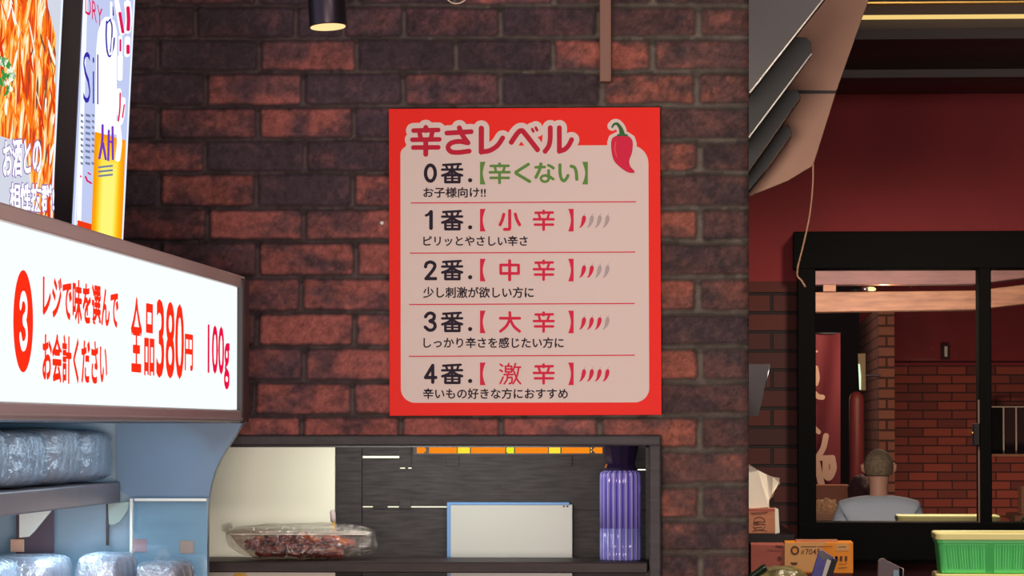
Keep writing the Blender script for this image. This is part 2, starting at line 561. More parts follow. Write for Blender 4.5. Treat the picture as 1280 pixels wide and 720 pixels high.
M['lead'] = mat('lead_came', (30, 26, 24), 0.5, metal=0.3)
E = {}
E['panel'] = emis('lit_sign_white', (238, 247, 246), 1.12)
E['red'] = emis('lit_sign_red', (255, 48, 22), 1.0)
E['pinkred'] = emis('lit_sign_pink_red', (240, 16, 70), 1.0)
E['white'] = emis('lit_white', (250, 252, 255), 1.1)
E['edge'] = emis('lit_acrylic_edge', (232, 240, 255), 1.1)
E['lav'] = emis('lit_lavender', (196, 206, 244), 1.0)
E['foam'] = emis('lit_foam_white', (255, 255, 255), 1.1)
E['blue'] = emis('lit_blue', (58, 46, 170), 1.0)
E['violet'] = emis('lit_violet', (120, 60, 190), 1.0)
E['beer'] = emis('lit_yellow', (255, 226, 40), 1.05)
E['beer_or'] = emis('lit_orange', (255, 160, 10), 1.0)
E['beer_lt'] = emis('lit_pale_yellow', (255, 250, 170), 1.1)
E['redblk'] = emis('lit_red_block', (240, 60, 20), 1.0)
E['mag'] = emis('lit_magenta', (224, 24, 90), 1.0)
E['grey'] = emis('lit_grey_print', (120, 130, 160), 1.0)
E['fo1'] = emis('food_orange', (255, 128, 28), 1.0)
E['fo2'] = emis('food_red', (228, 58, 20), 1.0)
E['fo3'] = emis('food_yellow', (255, 206, 96), 1.0)
E['fo4'] = emis('food_white', (255, 246, 232), 1.1)
E['fo5'] = emis('food_brown', (120, 78, 66), 1.0)
E['fo6'] = emis('food_green', (60, 150, 70), 1.0)
E['fo7'] = emis('food_grey', (214, 218, 232), 1.0)
E['lamp'] = emis('lamp_glow', (255, 216, 150), 1.2)
E['warm'] = emis('bulb_glow', (255, 236, 170), 1.4)
E['strip'] = emis('strip_glow', (252, 214, 130), 0.95)
E['strip_dim'] = emis('strip_glow_dim', (190, 160, 120), 0.6)
E['tube'] = emis('green_tube_glow', (226, 255, 214), 1.3)
E['sgl_o'] = emis('stained_glass_orange', (250, 140, 28), 1.0)
E['sgl_y'] = emis('stained_glass_yellow', (255, 228, 60), 1.0)
E['sgl_yg'] = emis('stained_glass_lemon', (236, 240, 40), 1.0)

# ------------------------------------------------------------------ the main brick wall (real relief)
YW = 8.05
ROWS = [-165, -122, -79, -36, 7, 48, 90, 133, 175, 216, 260, 302, 346, 390, 434, 477, 519.5, 562, 606, 650, 691, 734, 777, 820, 863]
R1 = 5  # ROWS index of the end of brick course 1
JOINTS = {
    -3: [135, 257, 379, 503, 626, 751, 873], -2: [76, 199, 322, 445, 569, 692, 816], -1: [135, 250, 376, 500, 628, 750, 872],
    0: [76, 198, 322, 446, 569, 692, 816],
    1: [135, 245, 370, 429, 505, 625.5, 747.5, 872.5],
    2: [78, 198, 324, 446, 570, 691, 816],
    3: [135, 257, 379, 504, 626, 752, 871],
    4: [78, 198, 322, 443, 566, 688, 821],
    5: [135, 257, 382, 505, 626, 750, 874.5],
    6: [78, 199, 320, 441, 565, 688, 822],
    7: [135, 260, 380, 503, 626, 750, 874],
    8: [78, 200, 322, 445, 566, 690, 822],
    9: [135, 256, 376.5, 500, 625, 750, 872],
    10: [78, 200, 322, 443.5, 566, 690, 822],
    11: [135, 258, 380, 503, 626, 750, 875.5],
    12: [78, 198, 318, 441, 565, 688, 822],
    13: [135, 257, 378, 501.5, 626, 749.5, 875],
    14: [78, 200, 322, 445, 566, 690, 822], 15: [135, 257, 379, 503, 626, 750, 875],
    16: [78, 200, 322, 445, 566, 690, 822], 17: [135, 257, 379, 503, 626, 750, 876],
}
RED = {
    1: {205: .25, 300: .15, 400: .1, 465: .25, 560: .38, 690: .2, 810: .38, 900: .3},
    2: {140: .1, 250: .03, 385: .62, 508: .05, 630: .12, 720: .82, 780: .7, 880: .42},
    3: {200: .1, 320: .55, 440: .03, 560: .5, 690: .1, 810: .72, 900: .5},
    4: {140: .2, 260: .55, 380: .68, 460: .12, 880: .32},
    5: {200: .6, 320: .05, 440: .18, 850: .68, 900: .3},
    6: {140: .05, 260: .72, 380: .08, 470: .68, 880: .25},
    7: {200: .45, 320: .85, 440: .72, 850: .95, 900: .3},
    8: {140: .3, 260: .35, 380: .85, 470: .85, 880: .3},
    9: {330: .5, 440: .78, 850: .72, 900: .38},
    10: {310: .4, 380: .85, 470: .8, 880: .12},
    11: {340: .5, 440: .75, 850: .95, 900: .3},
    12: {300: .05, 380: .75, 470: .75, 880: .3},
    13: {340: .75, 440: .85, 560: .85, 690: .8, 800: .62, 900: .3},
    14: {880: .32}, 15: {850: .72, 900: .28}, 16: {880: .28}, 17: {850: .3, 900: .25},
}


def build_brick_wall():
    step = 2.0
    xs = np.arange(-60, 936.5, step)
    ys = np.arange(-150, 861, step)
    PX, PY = np.meshgrid(xs, ys)
    wx = PX+(fbm(PX/40, PY/40, 3)-.5)*3.0
    wy = PY+(fbm(PX/55, PY/30, 9)-.5)*4.5+(fbm(PX/12, PY/12, 10)-.5)*1.2
    rows = np.array(ROWS)
    ri = np.clip(np.searchsorted(rows, wy)-1, 0, len(rows)-2)
    y0 = rows[ri]; y1 = rows[ri+1]
    x0 = np.zeros_like(wx); x1 = np.zeros_like(wx)
    red = np.zeros_like(wx); proud = np.zeros_like(wx); tone = np.zeros_like(wx)
    rr = np.random.default_rng(5)
    for r in range(len(rows)-1):
        course = r-R1+2
        j = [-400, -290, -168, -46] + JOINTS.get(course, JOINTS[(course % 2)+10]) + [960]
        j = np.array(sorted(j))
        msk = ri == r
        k = np.clip(np.searchsorted(j, wx)-1, 0, len(j)-2)
        a = j[k]; b = j[k+1]
        x0[msk] = a[msk]; x1[msk] = b[msk]
        for q in range(len(j)-1):
            v = None
            for cx, val in RED.get(course, {}).items():
                if j[q] <= cx < j[q+1]: v = val
            if v is None: v = rr.choice([.08, .15, .4, .6])
            mm = msk & (k == q)
            red[mm] = v; proud[mm] = rr.uniform(-.0015, .0015); tone[mm] = rr.uniform(-.1, .1)
    m = 2.6 + 1.2*np.clip((wx-700)/200, 0, 1)          # wider joints to the right
    cx = (x0+x1)/2; cy = (y0+y1)/2
    hx = (x1-x0)/2-m; hy = (y1-y0)/2-m*0.9
    last = x1 > 950
    rad = 4.5
    qx = np.abs(wx-cx)-hx+rad; qy = np.abs(wy-cy)-hy+rad
    sd = np.hypot(np.maximum(qx, 0), np.maximum(qy, 0))+np.minimum(np.maximum(qx, qy), 0)-rad
    sd = sd+(fbm(PX/9, PY/9, 21)-.5)*2.4
    t = np.clip((2.2-sd)/5.0, 0, 1); t = t*t*(3-2*t)        # 1 on the brick, 0 in the joint
    lump = (fbm(PX/24, PY/18, 31)-.5)*.0042+(fbm(PX/5, PY/5, 33)-.5)*.0022
    h = t*(.0105+proud)+lump*(0.4+.6*t)
    edge = np.clip(1-np.clip((PX-926)/10, 0, 1)**2*.9, 0, 1)
    h = h-(1-edge)*.012
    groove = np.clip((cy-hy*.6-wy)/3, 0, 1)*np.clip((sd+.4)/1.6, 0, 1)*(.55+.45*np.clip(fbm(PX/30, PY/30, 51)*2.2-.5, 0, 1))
    h = h-groove*.005
    pts = P(PX, PY, YW-h)
    # colours: the fired face of each brick and the joint between
    n1 = fbm(PX/34, PY/22, 41); n2 = fbm(PX/7, PY/7, 43); n3 = fbm(PX/90, PY/60, 45)
    w = np.clip(red*1.25-.12+(n1-.5)*1.7*(0.35+red)+(n2-.5)*.35, 0, 1)
    w = w*np.clip((-sd)/6.0+.25, 0, 1)**.5
    dark = np.array([.052, .035, .047]); mid = np.array([.122, .056, .060]); hot = np.array([.285, .092, .078])
    w3 = w[..., None]
    col = np.where(w3 < .5, dark+(mid-dark)*w3*2, mid+(hot-mid)*(w3*2-1))
    n5 = fbm(PX/2.6, PY/2.6, 47, 2)
    col = col*(1+(n2-.5)*.75+(n5-.5)*.7+tone*1.2)[..., None]*(0.8+.4*n3)[..., None]
    rt = np.clip((wx-640)/200, 0, 1)[..., None]          # bricks tinted browner towards the right
    col = col*(1+rt*np.array([.02, .06, -.14]))
    mor = (np.array([.075, .055, .058])+(np.array([.135, .120, .100])-np.array([.075, .055, .058]))*np.clip((wx-350)/450, 0, 1.0)[..., None])*(0.75+.5*n2)[..., None]
    mor[..., 2] *= 1.0
    tt = np.clip((0.6-sd)/2.4, 0, 1)[..., None]
    col = mor*(1-tt)+col*tt
    col = col*(1-.62*groove)[..., None]          # joint shadow darkened into the colour over each brick
    ny, nx = PX.shape
    idx = np.arange(nx*ny).reshape(ny, nx)
    fm = ~((PX[:-1, :-1] > 150) & (PX[:-1, :-1] < 816) & (PY[:-1, :-1] > 549) & (PY[:-1, :-1] < 830))
    quads = np.stack([idx[1:, :-1], idx[1:, 1:], idx[:-1, 1:], idx[:-1, :-1]], -1)[fm]
    verts = pts.reshape(-1, 3)
    # the end of the pillar, turned back into the room
    endp = pts[:, -1].copy(); endp[:, 1] = YW+.36; b0 = len(verts)
    verts = np.concatenate([verts, endp])
    e = idx[:, -1]
    eq = np.stack([e[1:], b0+np.arange(1, ny), b0+np.arange(0, ny-1), e[:-1]], -1)
    quads = np.concatenate([quads, eq])
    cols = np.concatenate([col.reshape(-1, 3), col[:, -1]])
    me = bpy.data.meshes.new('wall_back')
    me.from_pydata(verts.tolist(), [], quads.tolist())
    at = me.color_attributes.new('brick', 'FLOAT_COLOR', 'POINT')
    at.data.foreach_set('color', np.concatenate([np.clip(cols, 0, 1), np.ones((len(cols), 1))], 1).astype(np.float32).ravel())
    me.polygons.foreach_set('use_smooth', [True]*len(me.polygons))
    m = bpy.data.materials.new('old_brick')
    m.use_nodes = True
    nt = m.node_tree
    b = nt.nodes['Principled BSDF']
    b.inputs['Roughness'].default_value = .8
    b.inputs['Specular IOR Level'].default_value = .3
    ca = nt.nodes.new('ShaderNodeVertexColor'); ca.layer_name = 'brick'
    tc = nt.nodes.new('ShaderNodeTexCoord')
    nz = nt.nodes.new('ShaderNodeTexNoise'); nz.inputs['Scale'].default_value = 220; nz.inputs['Detail'].default_value = 3
    hs = nt.nodes.new('ShaderNodeHueSaturation')
    mr = nt.nodes.new('ShaderNodeMapRange'); mr.inputs[3].default_value = .66; mr.inputs[4].default_value = 1.38
    nt.links.new(tc.outputs['Object'], nz.inputs['Vector'])
    nt.links.new(nz.outputs['Fac'], mr.inputs[0])
    nt.links.new(mr.outputs[0], hs.inputs['Value'])
    nt.links.new(ca.outputs[0], hs.inputs['Color'])
    nt.links.new(hs.outputs[0], b.inputs['Base Color'])
    bp = nt.nodes.new('ShaderNodeBump'); bp.inputs['Strength'].default_value = .25; bp.inputs['Distance'].default_value = .004
    nt.links.new(nz.outputs['Fac'], bp.inputs['Height'])
    nt.links.new(bp.outputs['Normal'], b.inputs['Normal'])
    me.materials.append(m)
    me.update()
    o = bpy.data.objects.new('wall_back', me)
    C.objects.link(o)
    o['kind'] = 'structure'
    o['label'] = 'old red and dark brown brick wall behind the chilli menu board'


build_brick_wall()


def struct(mb, name, mats, label=None, parent=None):
    o = mb.build(name, mats, parent)
    o['kind'] = 'structure'
    if label: o['label'] = label
    return o


# floor, ceiling
b = MB(); b.box(-3.2, 4.2, 3.0, 31.0, -0.1, 0.0); struct(b, 'floor', M['floor'])
b = MB(); b.box(-3.2, 4.2, 3.0, 31.0, 3.3, 3.4); struct(b, 'ceiling', M['ceil'])
# rest of the back wall below the relief and above it
b = MB()
lo = float(P(300, 850, YW)[2]); hi = float(P(300, -146, YW)[2])
xr = float(P(934, 300, YW)[0]); xl = float(P(-60, 300, YW)[0])
b.box(xl, xr, YW+.001, YW+.36, 0, lo); b.box(xl, xr, YW+.001, YW+.36, hi, 3.3)
b.box(-3.2, xl, YW+.001, YW+.36, 0, 3.3)
M['brick_plain'] = brick_mat('plain_brick', (110, 58, 54), (62, 48, 52), (60, 54, 54))
struct(b, 'wall_left', M['brick_plain'], 'brick wall beyond the picture edge')

# ------------------------------------------------------------------ hatch: frame, kitchen behind
b = MB()
zt = [float(P(560, y, 8.0)[2]) for y in (544, 557.5)]
x_in, x_out = float(P(811, 620, 8.0)[0]), float(P(826.5, 620, 8.0)[0])
x_l = float(P(150, 620, 8.0)[0]); zb = float(P(560, 832, 8.0)[2])
b.box(x_l, x_out, 8.005, 8.30, zt[1], zt[0], .004)
b.box(x_in, x_out, 8.0051, 8.30, zb, zt[1]+.002, .004)
b.box(x_l, x_l+.03, 8.005, 8.30, zb, zt[1], .004)
b.box(x_l, x_out, 8.005, 8.30, zb-.03, zb, .004)
# inner stepped lip
b.box(x_l+.03, x_in, 8.20, 8.33, zt[1]-.004, zt[1]+.002)
b.box(x_in-.012, x_in, 8.20, 8.33, zb, zt[1])
struct(b, 'trim_1', M['black_wood'], 'black wooden frame around the serving hatch')
# kitchen niche behind
b = MB()
b.box(x_l-.05, x_out+.02, 9.0, 9.05, .6, 2.0)
b.box(x_l-.05, x_l-.02, 8.42, 9.0, .6, 2.0); b.box(x_out, x_out+.02, 8.42, 9.0, .6, 2.0)
b.box(x_l-.05, x_out+.02, 8.42, 9.0, 1.98, 2.0); b.box(x_l-.05, x_out+.02, 8.42, 9.0, .6, .62)
struct(b, 'wall_kitchen', M['kitchen'], 'white kitchen wall seen through the slits of the hatch boards')
light('kitchen_lamp', 'AREA', (-0.5, 8.6, 1.9), 14, (1.0, .98, .85), .5, (-0.5, 8.9, 1.3), .2)
# the fill inside the hatch is an added light, set with the others

# cream panel
def slab(name, px0, px1, py0, py1, Y, th, m, bev=.002, parent=None):
    a = P(px0, py1, Y); c = P(px1, py0, Y)
    return MB().box(a[0], c[0], Y, Y+th, a[2], c[2], bev).build(name, m, parent)


cp = empty('cream_cabinet_door', P(340, 832, 8.33), 'plain cream door panel at the left of the hatch behind the wrapped food tray', 'panel')
slab('door_panel', 190, 419, 557.3, 828, 8.325, .03, M['cream'], .003, cp)
slab('bottom_rail', 190, 419, 694.5, 699, 8.318, .006, M['white_card'], .001, cp)
slab('latch_slot', 276, 284, 696, 697.8, 8.3165, .002, M['print_grey'], 0, cp)
post = empty('wooden_post', P(436, 832, 8.33), 'black stained upright plank with curly grain right of the cream door', 'post')
slab('plank', 419.5, 452, 556, 828, 8.322, .035, M['black_board'], .001, post)

# planked shutter with gaps of light
sh = empty('plank_shutter', P(600, 832, 8.34), 'black plank shutter with light showing through its slits', 'shutter')
slab('plank', 452.6, 499, 553, 570.0, 8.338, .02, M['black_board'], .0, sh)
slab('plank', 499, 513.8, 553, 584.6, 8.337, .021, M['black_board'], .0, sh)
slab('plank', 514.4, 797, 545, 587.0, 8.3385, .02, M['black_board'], .0, sh)
slab('plank', 796.5, 818, 545, 586.6, 8.3386, .02, M['black_board'], .0, sh)
slab('plank', 452.6, 797, 586.0, 632.8, 8.338, .02, M['black_board'], .0, sh)
slab('plank', 796.5, 818, 587.9, 632.8, 8.338, .02, M['black_board'], .0, sh)
slab('peg_block', 506.2, 510.2, 584, 587, 8.334, .006, M['black_board'], .0005, sh)
slab('plank', 452.6, 499.4, 572.6, 586.0, 8.3382, .02, M['black_board'], .0, sh)
slab('plank', 452.6, 816, 634.8, 828, 8.3384, .02, M['black_board'], .0, sh)
slab('peg_block', 498.5, 513.8, 621.5, 636, 8.334, .006, M['black_board'], .0005, sh)
slab('peg_block', 557.5, 573.5, 570, 583.5, 8.334, .006, M['black_board'], .0005, sh)
slab('peg_block', 699, 715, 570, 583.5, 8.334, .006, M['black_board'], .0005, sh)
slab('peg_block', 466, 484.5, 632, 636, 8.334, .006, M['black_board'], .0005, sh)
slab('peg_block', 640, 816, 632, 637, 8.3335, .006, M['black_board'], .0005, sh)

# stained glass strip
sg = empty('stained_glass_strip', P(637, 569, 8.31), 'glowing strip of orange and yellow stained glass under the top of the hatch frame', 'stained glass')
slab('lead_frame', 517, 756, 556.6, 568.6, 8.312, .010, M['lead'], .0, sg)
segs = [(521, 532.5, 'sgl_o', 1), (536.5, 571, 'sgl_o', 0), (572.2, 587.2, 'sgl_y', 0), (588.8, 631.5, 'sgl_o', 0), (633, 642.3, 'sgl_yg', 3),
        (644, 685, 'sgl_o', 0), (686.3, 700.3, 'sgl_y', 0), (702, 737, 'sgl_o', 0), (740.5, 753, 'sgl_o', 2)]
for (a, c, k, sh_) in segs:
    y0, y1 = 558.3, 566.6
    if sh_ == 1: pts = [(a, y0), (c-3, y0), (c, (y0+y1)/2-1), (c, (y0+y1)/2+1), (c-3, y1), (a, y1)]
    elif sh_ == 2: pts = [(a+4, y0), (c, y0), (c, y1), (a+4, y1), (a, (y0+y1)/2)]
    elif sh_ == 3: pts = [(a+1.5, y0), (c, y0), (c, y1), (a+1.5, y1), (a, y1-2), (a, y0+2)]
    else: pts = [(a, y0), (c, y0), (c, y1), (a, y1)]
    MB().prism([P(x, y, 8.309) for x, y in pts], (0, .004, 0)).build('glass_pane', E[k], sg)
slab('glass_gem', 738.4, 739.6, 559.5, 561.5, 8.308, .004, E['sgl_y'], 0, sg)
slab('glass_gem', 738.4, 739.6, 563.5, 565.5, 8.308, .004, E['sgl_y'], 0, sg)

# whiteboard behind the shelf
wb = empty('whiteboard', P(637, 790, 8.32), 'small whiteboard with a blue edge leaning in the hatch behind the shelf', 'whiteboard')
slab('board', 562.5, 715.5, 630.5, 790, 8.317, .014, M['board_white'], .001, wb)
slab('blue_edge', 558.5, 563.2, 628.3, 790, 8.315, .017, M['board_blue'], .001, wb)
slab('blue_edge', 558.5, 712, 627.8, 631.2, 8.3152, .017, M['board_blue'], .001, wb)
k = MB()
for x in (704.5, 708.8): onto(k, *strokes2d([([(x, 632.8), (x+.9, 633.2)], .9, 0)]), 8.3165)
k.build('pen_mark', M['ink'], wb)

# hatch shelf
b = MB()
a = P(261, 702, 8.0); c = P(809.5, 702, 8.0)
b.box(x_l+.031, c[0], 8.0, 8.30, float(P(500, 716, 8.0)[2]), a[2], .0025)
zs = float(a[2])
tag(b.build('hatch_shelf', M['shelf_wood']), 'dark brown wooden shelf board running across the serving hatch', 'shelf')

for (x0, x1, sp) in ((278, 357.5, True), (359.5, 419, False)):
    cd = empty('menu_card', P((x0+x1)/2, 775, 8.31), 'white card with a yellow spot just under the hatch shelf' if sp else 'plain white card just under the hatch shelf', 'card')
    slab('card', x0, x1, 714.5, 775, 8.311, .003, M['white_card'], 0, cd)
    if sp:
        k = MB(); onto(k, *strokes2d([([(296, 721), (304, 721)], 5, 0)]), 8.3105); k.build('printed_spot', M['yellow'], cd)

# plug/pen behind the tray
pn = empty('marker_pen', P(416, 702, 8.24), 'slim pen with a yellow barrel and clear cap standing behind the food tray', 'pen')
MB().tube([P(420, 701.6, 8.24), P(418.5, 675, 8.24), P(416.2, 648, 8.24)], .0032, 12).build('barrel', M['yellow'], pn)
MB().tube([P(416.6, 652, 8.24), P(415.8, 640, 8.24), P(415.3, 637.5, 8.24)], [.0062, .0062, .003], 14).build('cap', M['print_grey'], pn)

# bottle
bx, by = float(P(775.5, 702, 8.12)[0]), 8.12
u = 8.12/F
bt = empty('water_bottle', (bx, by, zs), 'tall ribbed violet blue bottle with a dark flared cap on the hatch shelf', 'bottle')
m = bpy.data.materials.new('violet_ribbed_plastic'); m.use_nodes = True
nt = m.node_tree; pb = nt.nodes['Principled BSDF']
pb.inputs['Base Color'].default_value = (*lin((150, 140, 246)), 1); pb.inputs['Roughness'].default_value = .08
pb.inputs['Transmission Weight'].default_value = .35; pb.inputs['IOR'].default_value = 1.3
pb.inputs['Coat Weight'].default_value = .6
M['bottle'] = m
M['bottle_hi'] = m.copy(); M['bottle_hi'].name = 'violet_rib_highlight'; M['bottle_hi'].node_tree.nodes['Principled BSDF'].inputs['Base Color'].default_value = (*lin((206, 214, 255)), 1)
M['bottle_dk'] = m.copy(); M['bottle_dk'].name = 'violet_groove_shade'; M['bottle_dk'].node_tree.nodes['Principled BSDF'].inputs['Base Color'].default_value = (*lin((92, 78, 214)), 1)
m = m.copy(); m.name = 'clear_violet_plastic'; m.node_tree.nodes['Principled BSDF'].inputs['Base Color'].default_value = (*lin((128, 130, 226)), 1)
m.node_tree.nodes['Principled BSDF'].inputs['Transmission Weight'].default_value = .3
M['bottle_lo'] = m
hz = lambda y: (701.0-y)*u
R = 25*u
def ribbed(prof, name, mats, base):
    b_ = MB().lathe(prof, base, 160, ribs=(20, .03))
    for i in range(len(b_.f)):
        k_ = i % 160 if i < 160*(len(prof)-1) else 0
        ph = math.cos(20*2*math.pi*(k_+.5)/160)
        b_.m[i] = 1 if ph > .86 else 2 if ph < -.75 else 0  # refraction painted in: crests take the pale colour, valleys the deep one
    return b_.build(name, mats, bt)


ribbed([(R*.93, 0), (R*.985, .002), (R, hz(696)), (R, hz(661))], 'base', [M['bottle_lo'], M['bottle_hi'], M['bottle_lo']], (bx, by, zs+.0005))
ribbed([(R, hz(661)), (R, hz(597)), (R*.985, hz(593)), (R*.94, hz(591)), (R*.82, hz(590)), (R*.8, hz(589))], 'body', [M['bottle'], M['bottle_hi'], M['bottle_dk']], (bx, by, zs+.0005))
MB().lathe([(R*.2, hz(700)), (R*.42, hz(692)), (R*.42, hz(679)), (R*.3, hz(678))], (bx, by, zs+.001), 24).build('inner_plug', M['violet'], bt)
MB().lathe([(R*.8, hz(590)), (R*.8, hz(586)), (R*.72, hz(581)), (R*.76, hz(577)), (R*.92, hz(558)), (R*.9, hz(556.5)), (R*.3, hz(557.5))], (bx, by, zs+.0005), 12, smooth=False).build('cap', M['cap'], bt)

# wrapped tray of food
ty = 8.135
tcx = float(P(374, 690, ty)[0])
u = ty/F


def rrect(cx, cy, hx, hy, r, z, n=8):
    out = []
    for (sx, sy, a0) in ((1, 1, 0), (-1, 1, 90), (-1, -1, 180), (1, -1, 270)):
        for k in range(n+1):
            a = math.radians(a0+90*k/n)
            out.append((cx+sx*(hx-r)+r*math.cos(a), cy+sy*(hy-r)+r*math.sin(a), z))
    return out


def loft(mb, rings, mi=0, cap0=True, cap1=False, smooth=True):
    n = len(rings[0]); vv = [p for r in rings for p in r]; ff = []
    for i in range(len(rings)-1):
        for k in range(n): ff.append([i*n+k, i*n+(k+1) % n, (i+1)*n+(k+1) % n, (i+1)*n+k])
    if cap0: ff.append(list(range(n))[::-1])
    if cap1: ff.append([(len(rings)-1)*n+k for k in range(n)])
    return mb.add(vv, ff, mi, smooth)


tr = empty('food_tray', (tcx, ty, zs), 'clear plastic food tray with a flat lid inside a plastic bag on the hatch shelf', 'tray')
b = MB()
loft(b, [rrect(tcx, ty, 50*u, .035, .02, zs+.001), rrect(tcx, ty, 56*u, .045, .025, zs+.004), rrect(tcx, ty, 74*u, .065, .03, zs+18*u), rrect(tcx, ty, 84*u, .075, .03, zs+32*u), rrect(tcx, ty, 88*u, .079, .03, zs+33*u)])
b.build('tray', M['tray_clear'], tr)
b = MB()
loft(b, [rrect(tcx, ty, 88*u, .079, .03, zs+33.5*u), rrect(tcx, ty, 86*u, .077, .03, zs+36*u), rrect(tcx, ty, 80*u, .070, .03, zs+38*u)], cap0=False, cap1=True)
b.build('lid', M['clear_film'], tr)
rim_ = [Vector(p) for p in rrect(tcx, ty, 88*u, .079, .03, zs+33*u)]
MB().tube(rim_+rim_[:1], .0014, 6).build('rim', M['pale_trim'], tr)
b = MB()
rr = random.Random(4)
for i in range(120):
    bm = bmesh.new(); bmesh.ops.create_icosphere(bm, subdivisions=2, radius=1)
    t = rr.uniform(-1, 1); lv = rr.uniform(0.12, 1.15)
    w = (40+28*lv)*u
    x = tcx+t*w; y = ty+rr.uniform(-1, 1)*(.026+.026*lv); z = zs+(4+23*lv*(1-.3*abs(t)))*u
    s = Vector((rr.uniform(5, 10)*u, rr.uniform(5, 9)*u, rr.uniform(3, 5.5)*u))
    rot = Matrix.Rotation(rr.uniform(-.6, .6), 3, 'Y') @ Matrix.Rotation(rr.uniform(0, 6), 3, 'Z')
    for v in bm.verts:
        q = Vector((v.co.x*s.x, v.co.y*s.y, v.co.z*s.z))*(1+.25*math.sin(7*v.co.x+i)+.15*math.sin(9*v.co.y))
        v.co = rot @ q + Vector((x, y, max(z, zs+6*u)))
    orange = (t > .15 and rr.random() < .6) or rr.random() < .12
    b.bm(bm, 1 if orange else 0, True)
tag(b.build('cooked_food', [M['food'], M['food_b']]), 'dark red and orange cooked food heaped inside the clear tray', 'food', kind='stuff')
# the bag
bm = bmesh.new(); bmesh.ops.create_uvsphere(bm, u_segments=96, v_segments=48, radius=1)
from mathutils import noise as mnoise
bcx = float(P(378, 690, ty)[0])
for v in bm.verts:
    c = v.co
    f = lambda a, p: math.copysign(abs(a)**p, a)
    q = Vector((f(c.x, .55)*94*u, f(c.y, .6)*.088, f(c.z, .5)*21.5*u+22*u))
    nn = mnoise.noise(c*4.0)+.6*abs(mnoise.noise(c*9.0))
    q += Vector((c.x, c.y, c.z*.5)).normalized()*nn*.006
    if c.x < 0 and q.z < 20*u: q.x *= 1-.22*(1-max(0, q.z)/(20*u))
    if c.x > 0 and q.z > 25*u: q.x *= 1-.06*(q.z-25*u)/(20*u)
    if c.x > .5: q.z *= 1.02
    v.co = Vector((bcx, ty, zs+.0015)) + Vector((q.x, q.y, max(q.z, 0)))
b = MB().bm(bm, 0, True)
for i in range(3):   # gathered ear at the left
    p0 = P(290, 665-i, 8.12); 
    b.add([P(283+i, 667, 8.13), P(291, 660, 8.12+.01*i), P(286+i*2, 653-i, 8.11+.01*i), P(277+i*3, 656+i*2, 8.12), P(276+i*2, 663, 8.13)], [[0, 1, 2, 3, 4]])
tag(b.build('plastic_bag', M['clear_film']), 'crinkled clear plastic bag wrapped around the food tray on the hatch shelf', 'bag')

# ------------------------------------------------------------------ menu board
YS = 8.024
mbd = empty('menu_board', P(656, 519.5, YS), 'red bordered menu board listing five chilli heat levels in Japanese on the brick wall', 'sign')
cor = [(486, 136), (825, 134), (827, 518.6), (487, 519.8)]
MB().prism([P(x, y, YS) for x, y in cor], (0, .006, 0), .0008).build('board', M['sign_red'], mbd)
for (x, y) in ((500, 150), (812, 150), (500, 505), (812, 505)):
    MB().lathe([(.008, 0), (.008, .03)], P(x, y, YS+.005), 16, axis=(0, 1, 0)).build('spacer', M['steel'], mbd)


def arc(cx, cy, r, a0, a1, n=8):
    return [(cx+r*math.cos(math.radians(a0+(a1-a0)*i/n)), cy+r*math.sin(math.radians(a0+(a1-a0)*i/n))) for i in range(n+1)]


L = .0005
lay = lambda k: YS-L*k
# white field
pts = arc(511, 193, 10.5, 180, 270) + arc(788, 204, 22.5, 270, 360) + arc(793.5, 485, 18, 0, 90) + arc(519, 485.5, 18, 90, 180)
pts[9:9] = []
k = MB(); onto(k, pts, [list(range(len(pts)))], lay(1))
A = lambda l: [(510+x/7.2, 100+y/7.2) for x, y in l]
B7 = lambda l: [(670+x/6, 130+y/6) for x, y in l]
r = 3.05
title = [
    (A([(160, 427), (160, 455)]), r, 0), (A([(50, 455), (272, 450)]), r*.95, 0), (A([(102, 465), (116, 528)]), r*.95, 0), (A([(220, 465), (205, 528)]), r*.95, 0),
    (A([(40, 538), (282, 534)]), r*.95, 0), (A([(48, 608), (273, 606)]), r*.95, 0), (A([(160, 540), (160, 668)]), r*1.02, 0),
    (A([(350, 478), (568, 465)]), r, 0), (A([(462, 430), (492, 500), (540, 566)]), r, 1),
    (A([(540, 566), (462, 553), (388, 568), (360, 608), (388, 645), (455, 652), (550, 640)]), r, 1),
    (A([(660, 435), (660, 648)]), r*1.1, 0), (A([(660, 648), (735, 635), (805, 590), (852, 522)]), r, 1),
    (A([(930, 560), (985, 480), (1018, 456), (1050, 480), (1165, 627)]), r*1.05, 1),
    (A([(1118, 443), (1128, 462)]), 1.7, 0), (A([(1150, 430), (1162, 452)]), 1.7, 0),
    (B7([(107, 178), (106, 262), (95, 315), (68, 355)]), r, 1), (B7([(175, 178), (175, 355)]), r, 0), (B7([(175, 355), (215, 340), (245, 310), (267, 268)]), r, 1)]
v, f = strokes2d(title, 6.6); onto(k, v, f, lay(2))
cb = [(565, 290), (575, 258), (610, 240), (680, 240), (713, 262), (724, 300), (716, 370), (697, 425), (706, 470), (738, 511), (690, 510), (630, 470), (585, 420), (568, 350)]
cb = B7(cb)
v, f = strokes2d([(cb+cb[:1], 5.2, 0), (B7([(572, 165), (592, 148), (615, 155), (640, 190), (648, 235)]), 6.0, 1), ([(785, 205), (785, 190)], 10, 0)]); onto(k, v, f, lay(2))
cbs = [tuple(p) for p in catmull(cb+cb[:1], 5)[:-1]]
onto(k, cbs, [list(range(len(cbs)))], lay(2))
k.build('white_field', M['sign_white'], mbd)
k = MB(); onto(k, *strokes2d(title), lay(3)); k.build('title_lettering', M['crimson'], mbd)
k = MB(); onto(k, cbs, [list(range(len(cbs)))], lay(4), 1)
onto(k, *strokes2d([(cbs+cbs[:1], .35, 0)]), lay(5), 3)
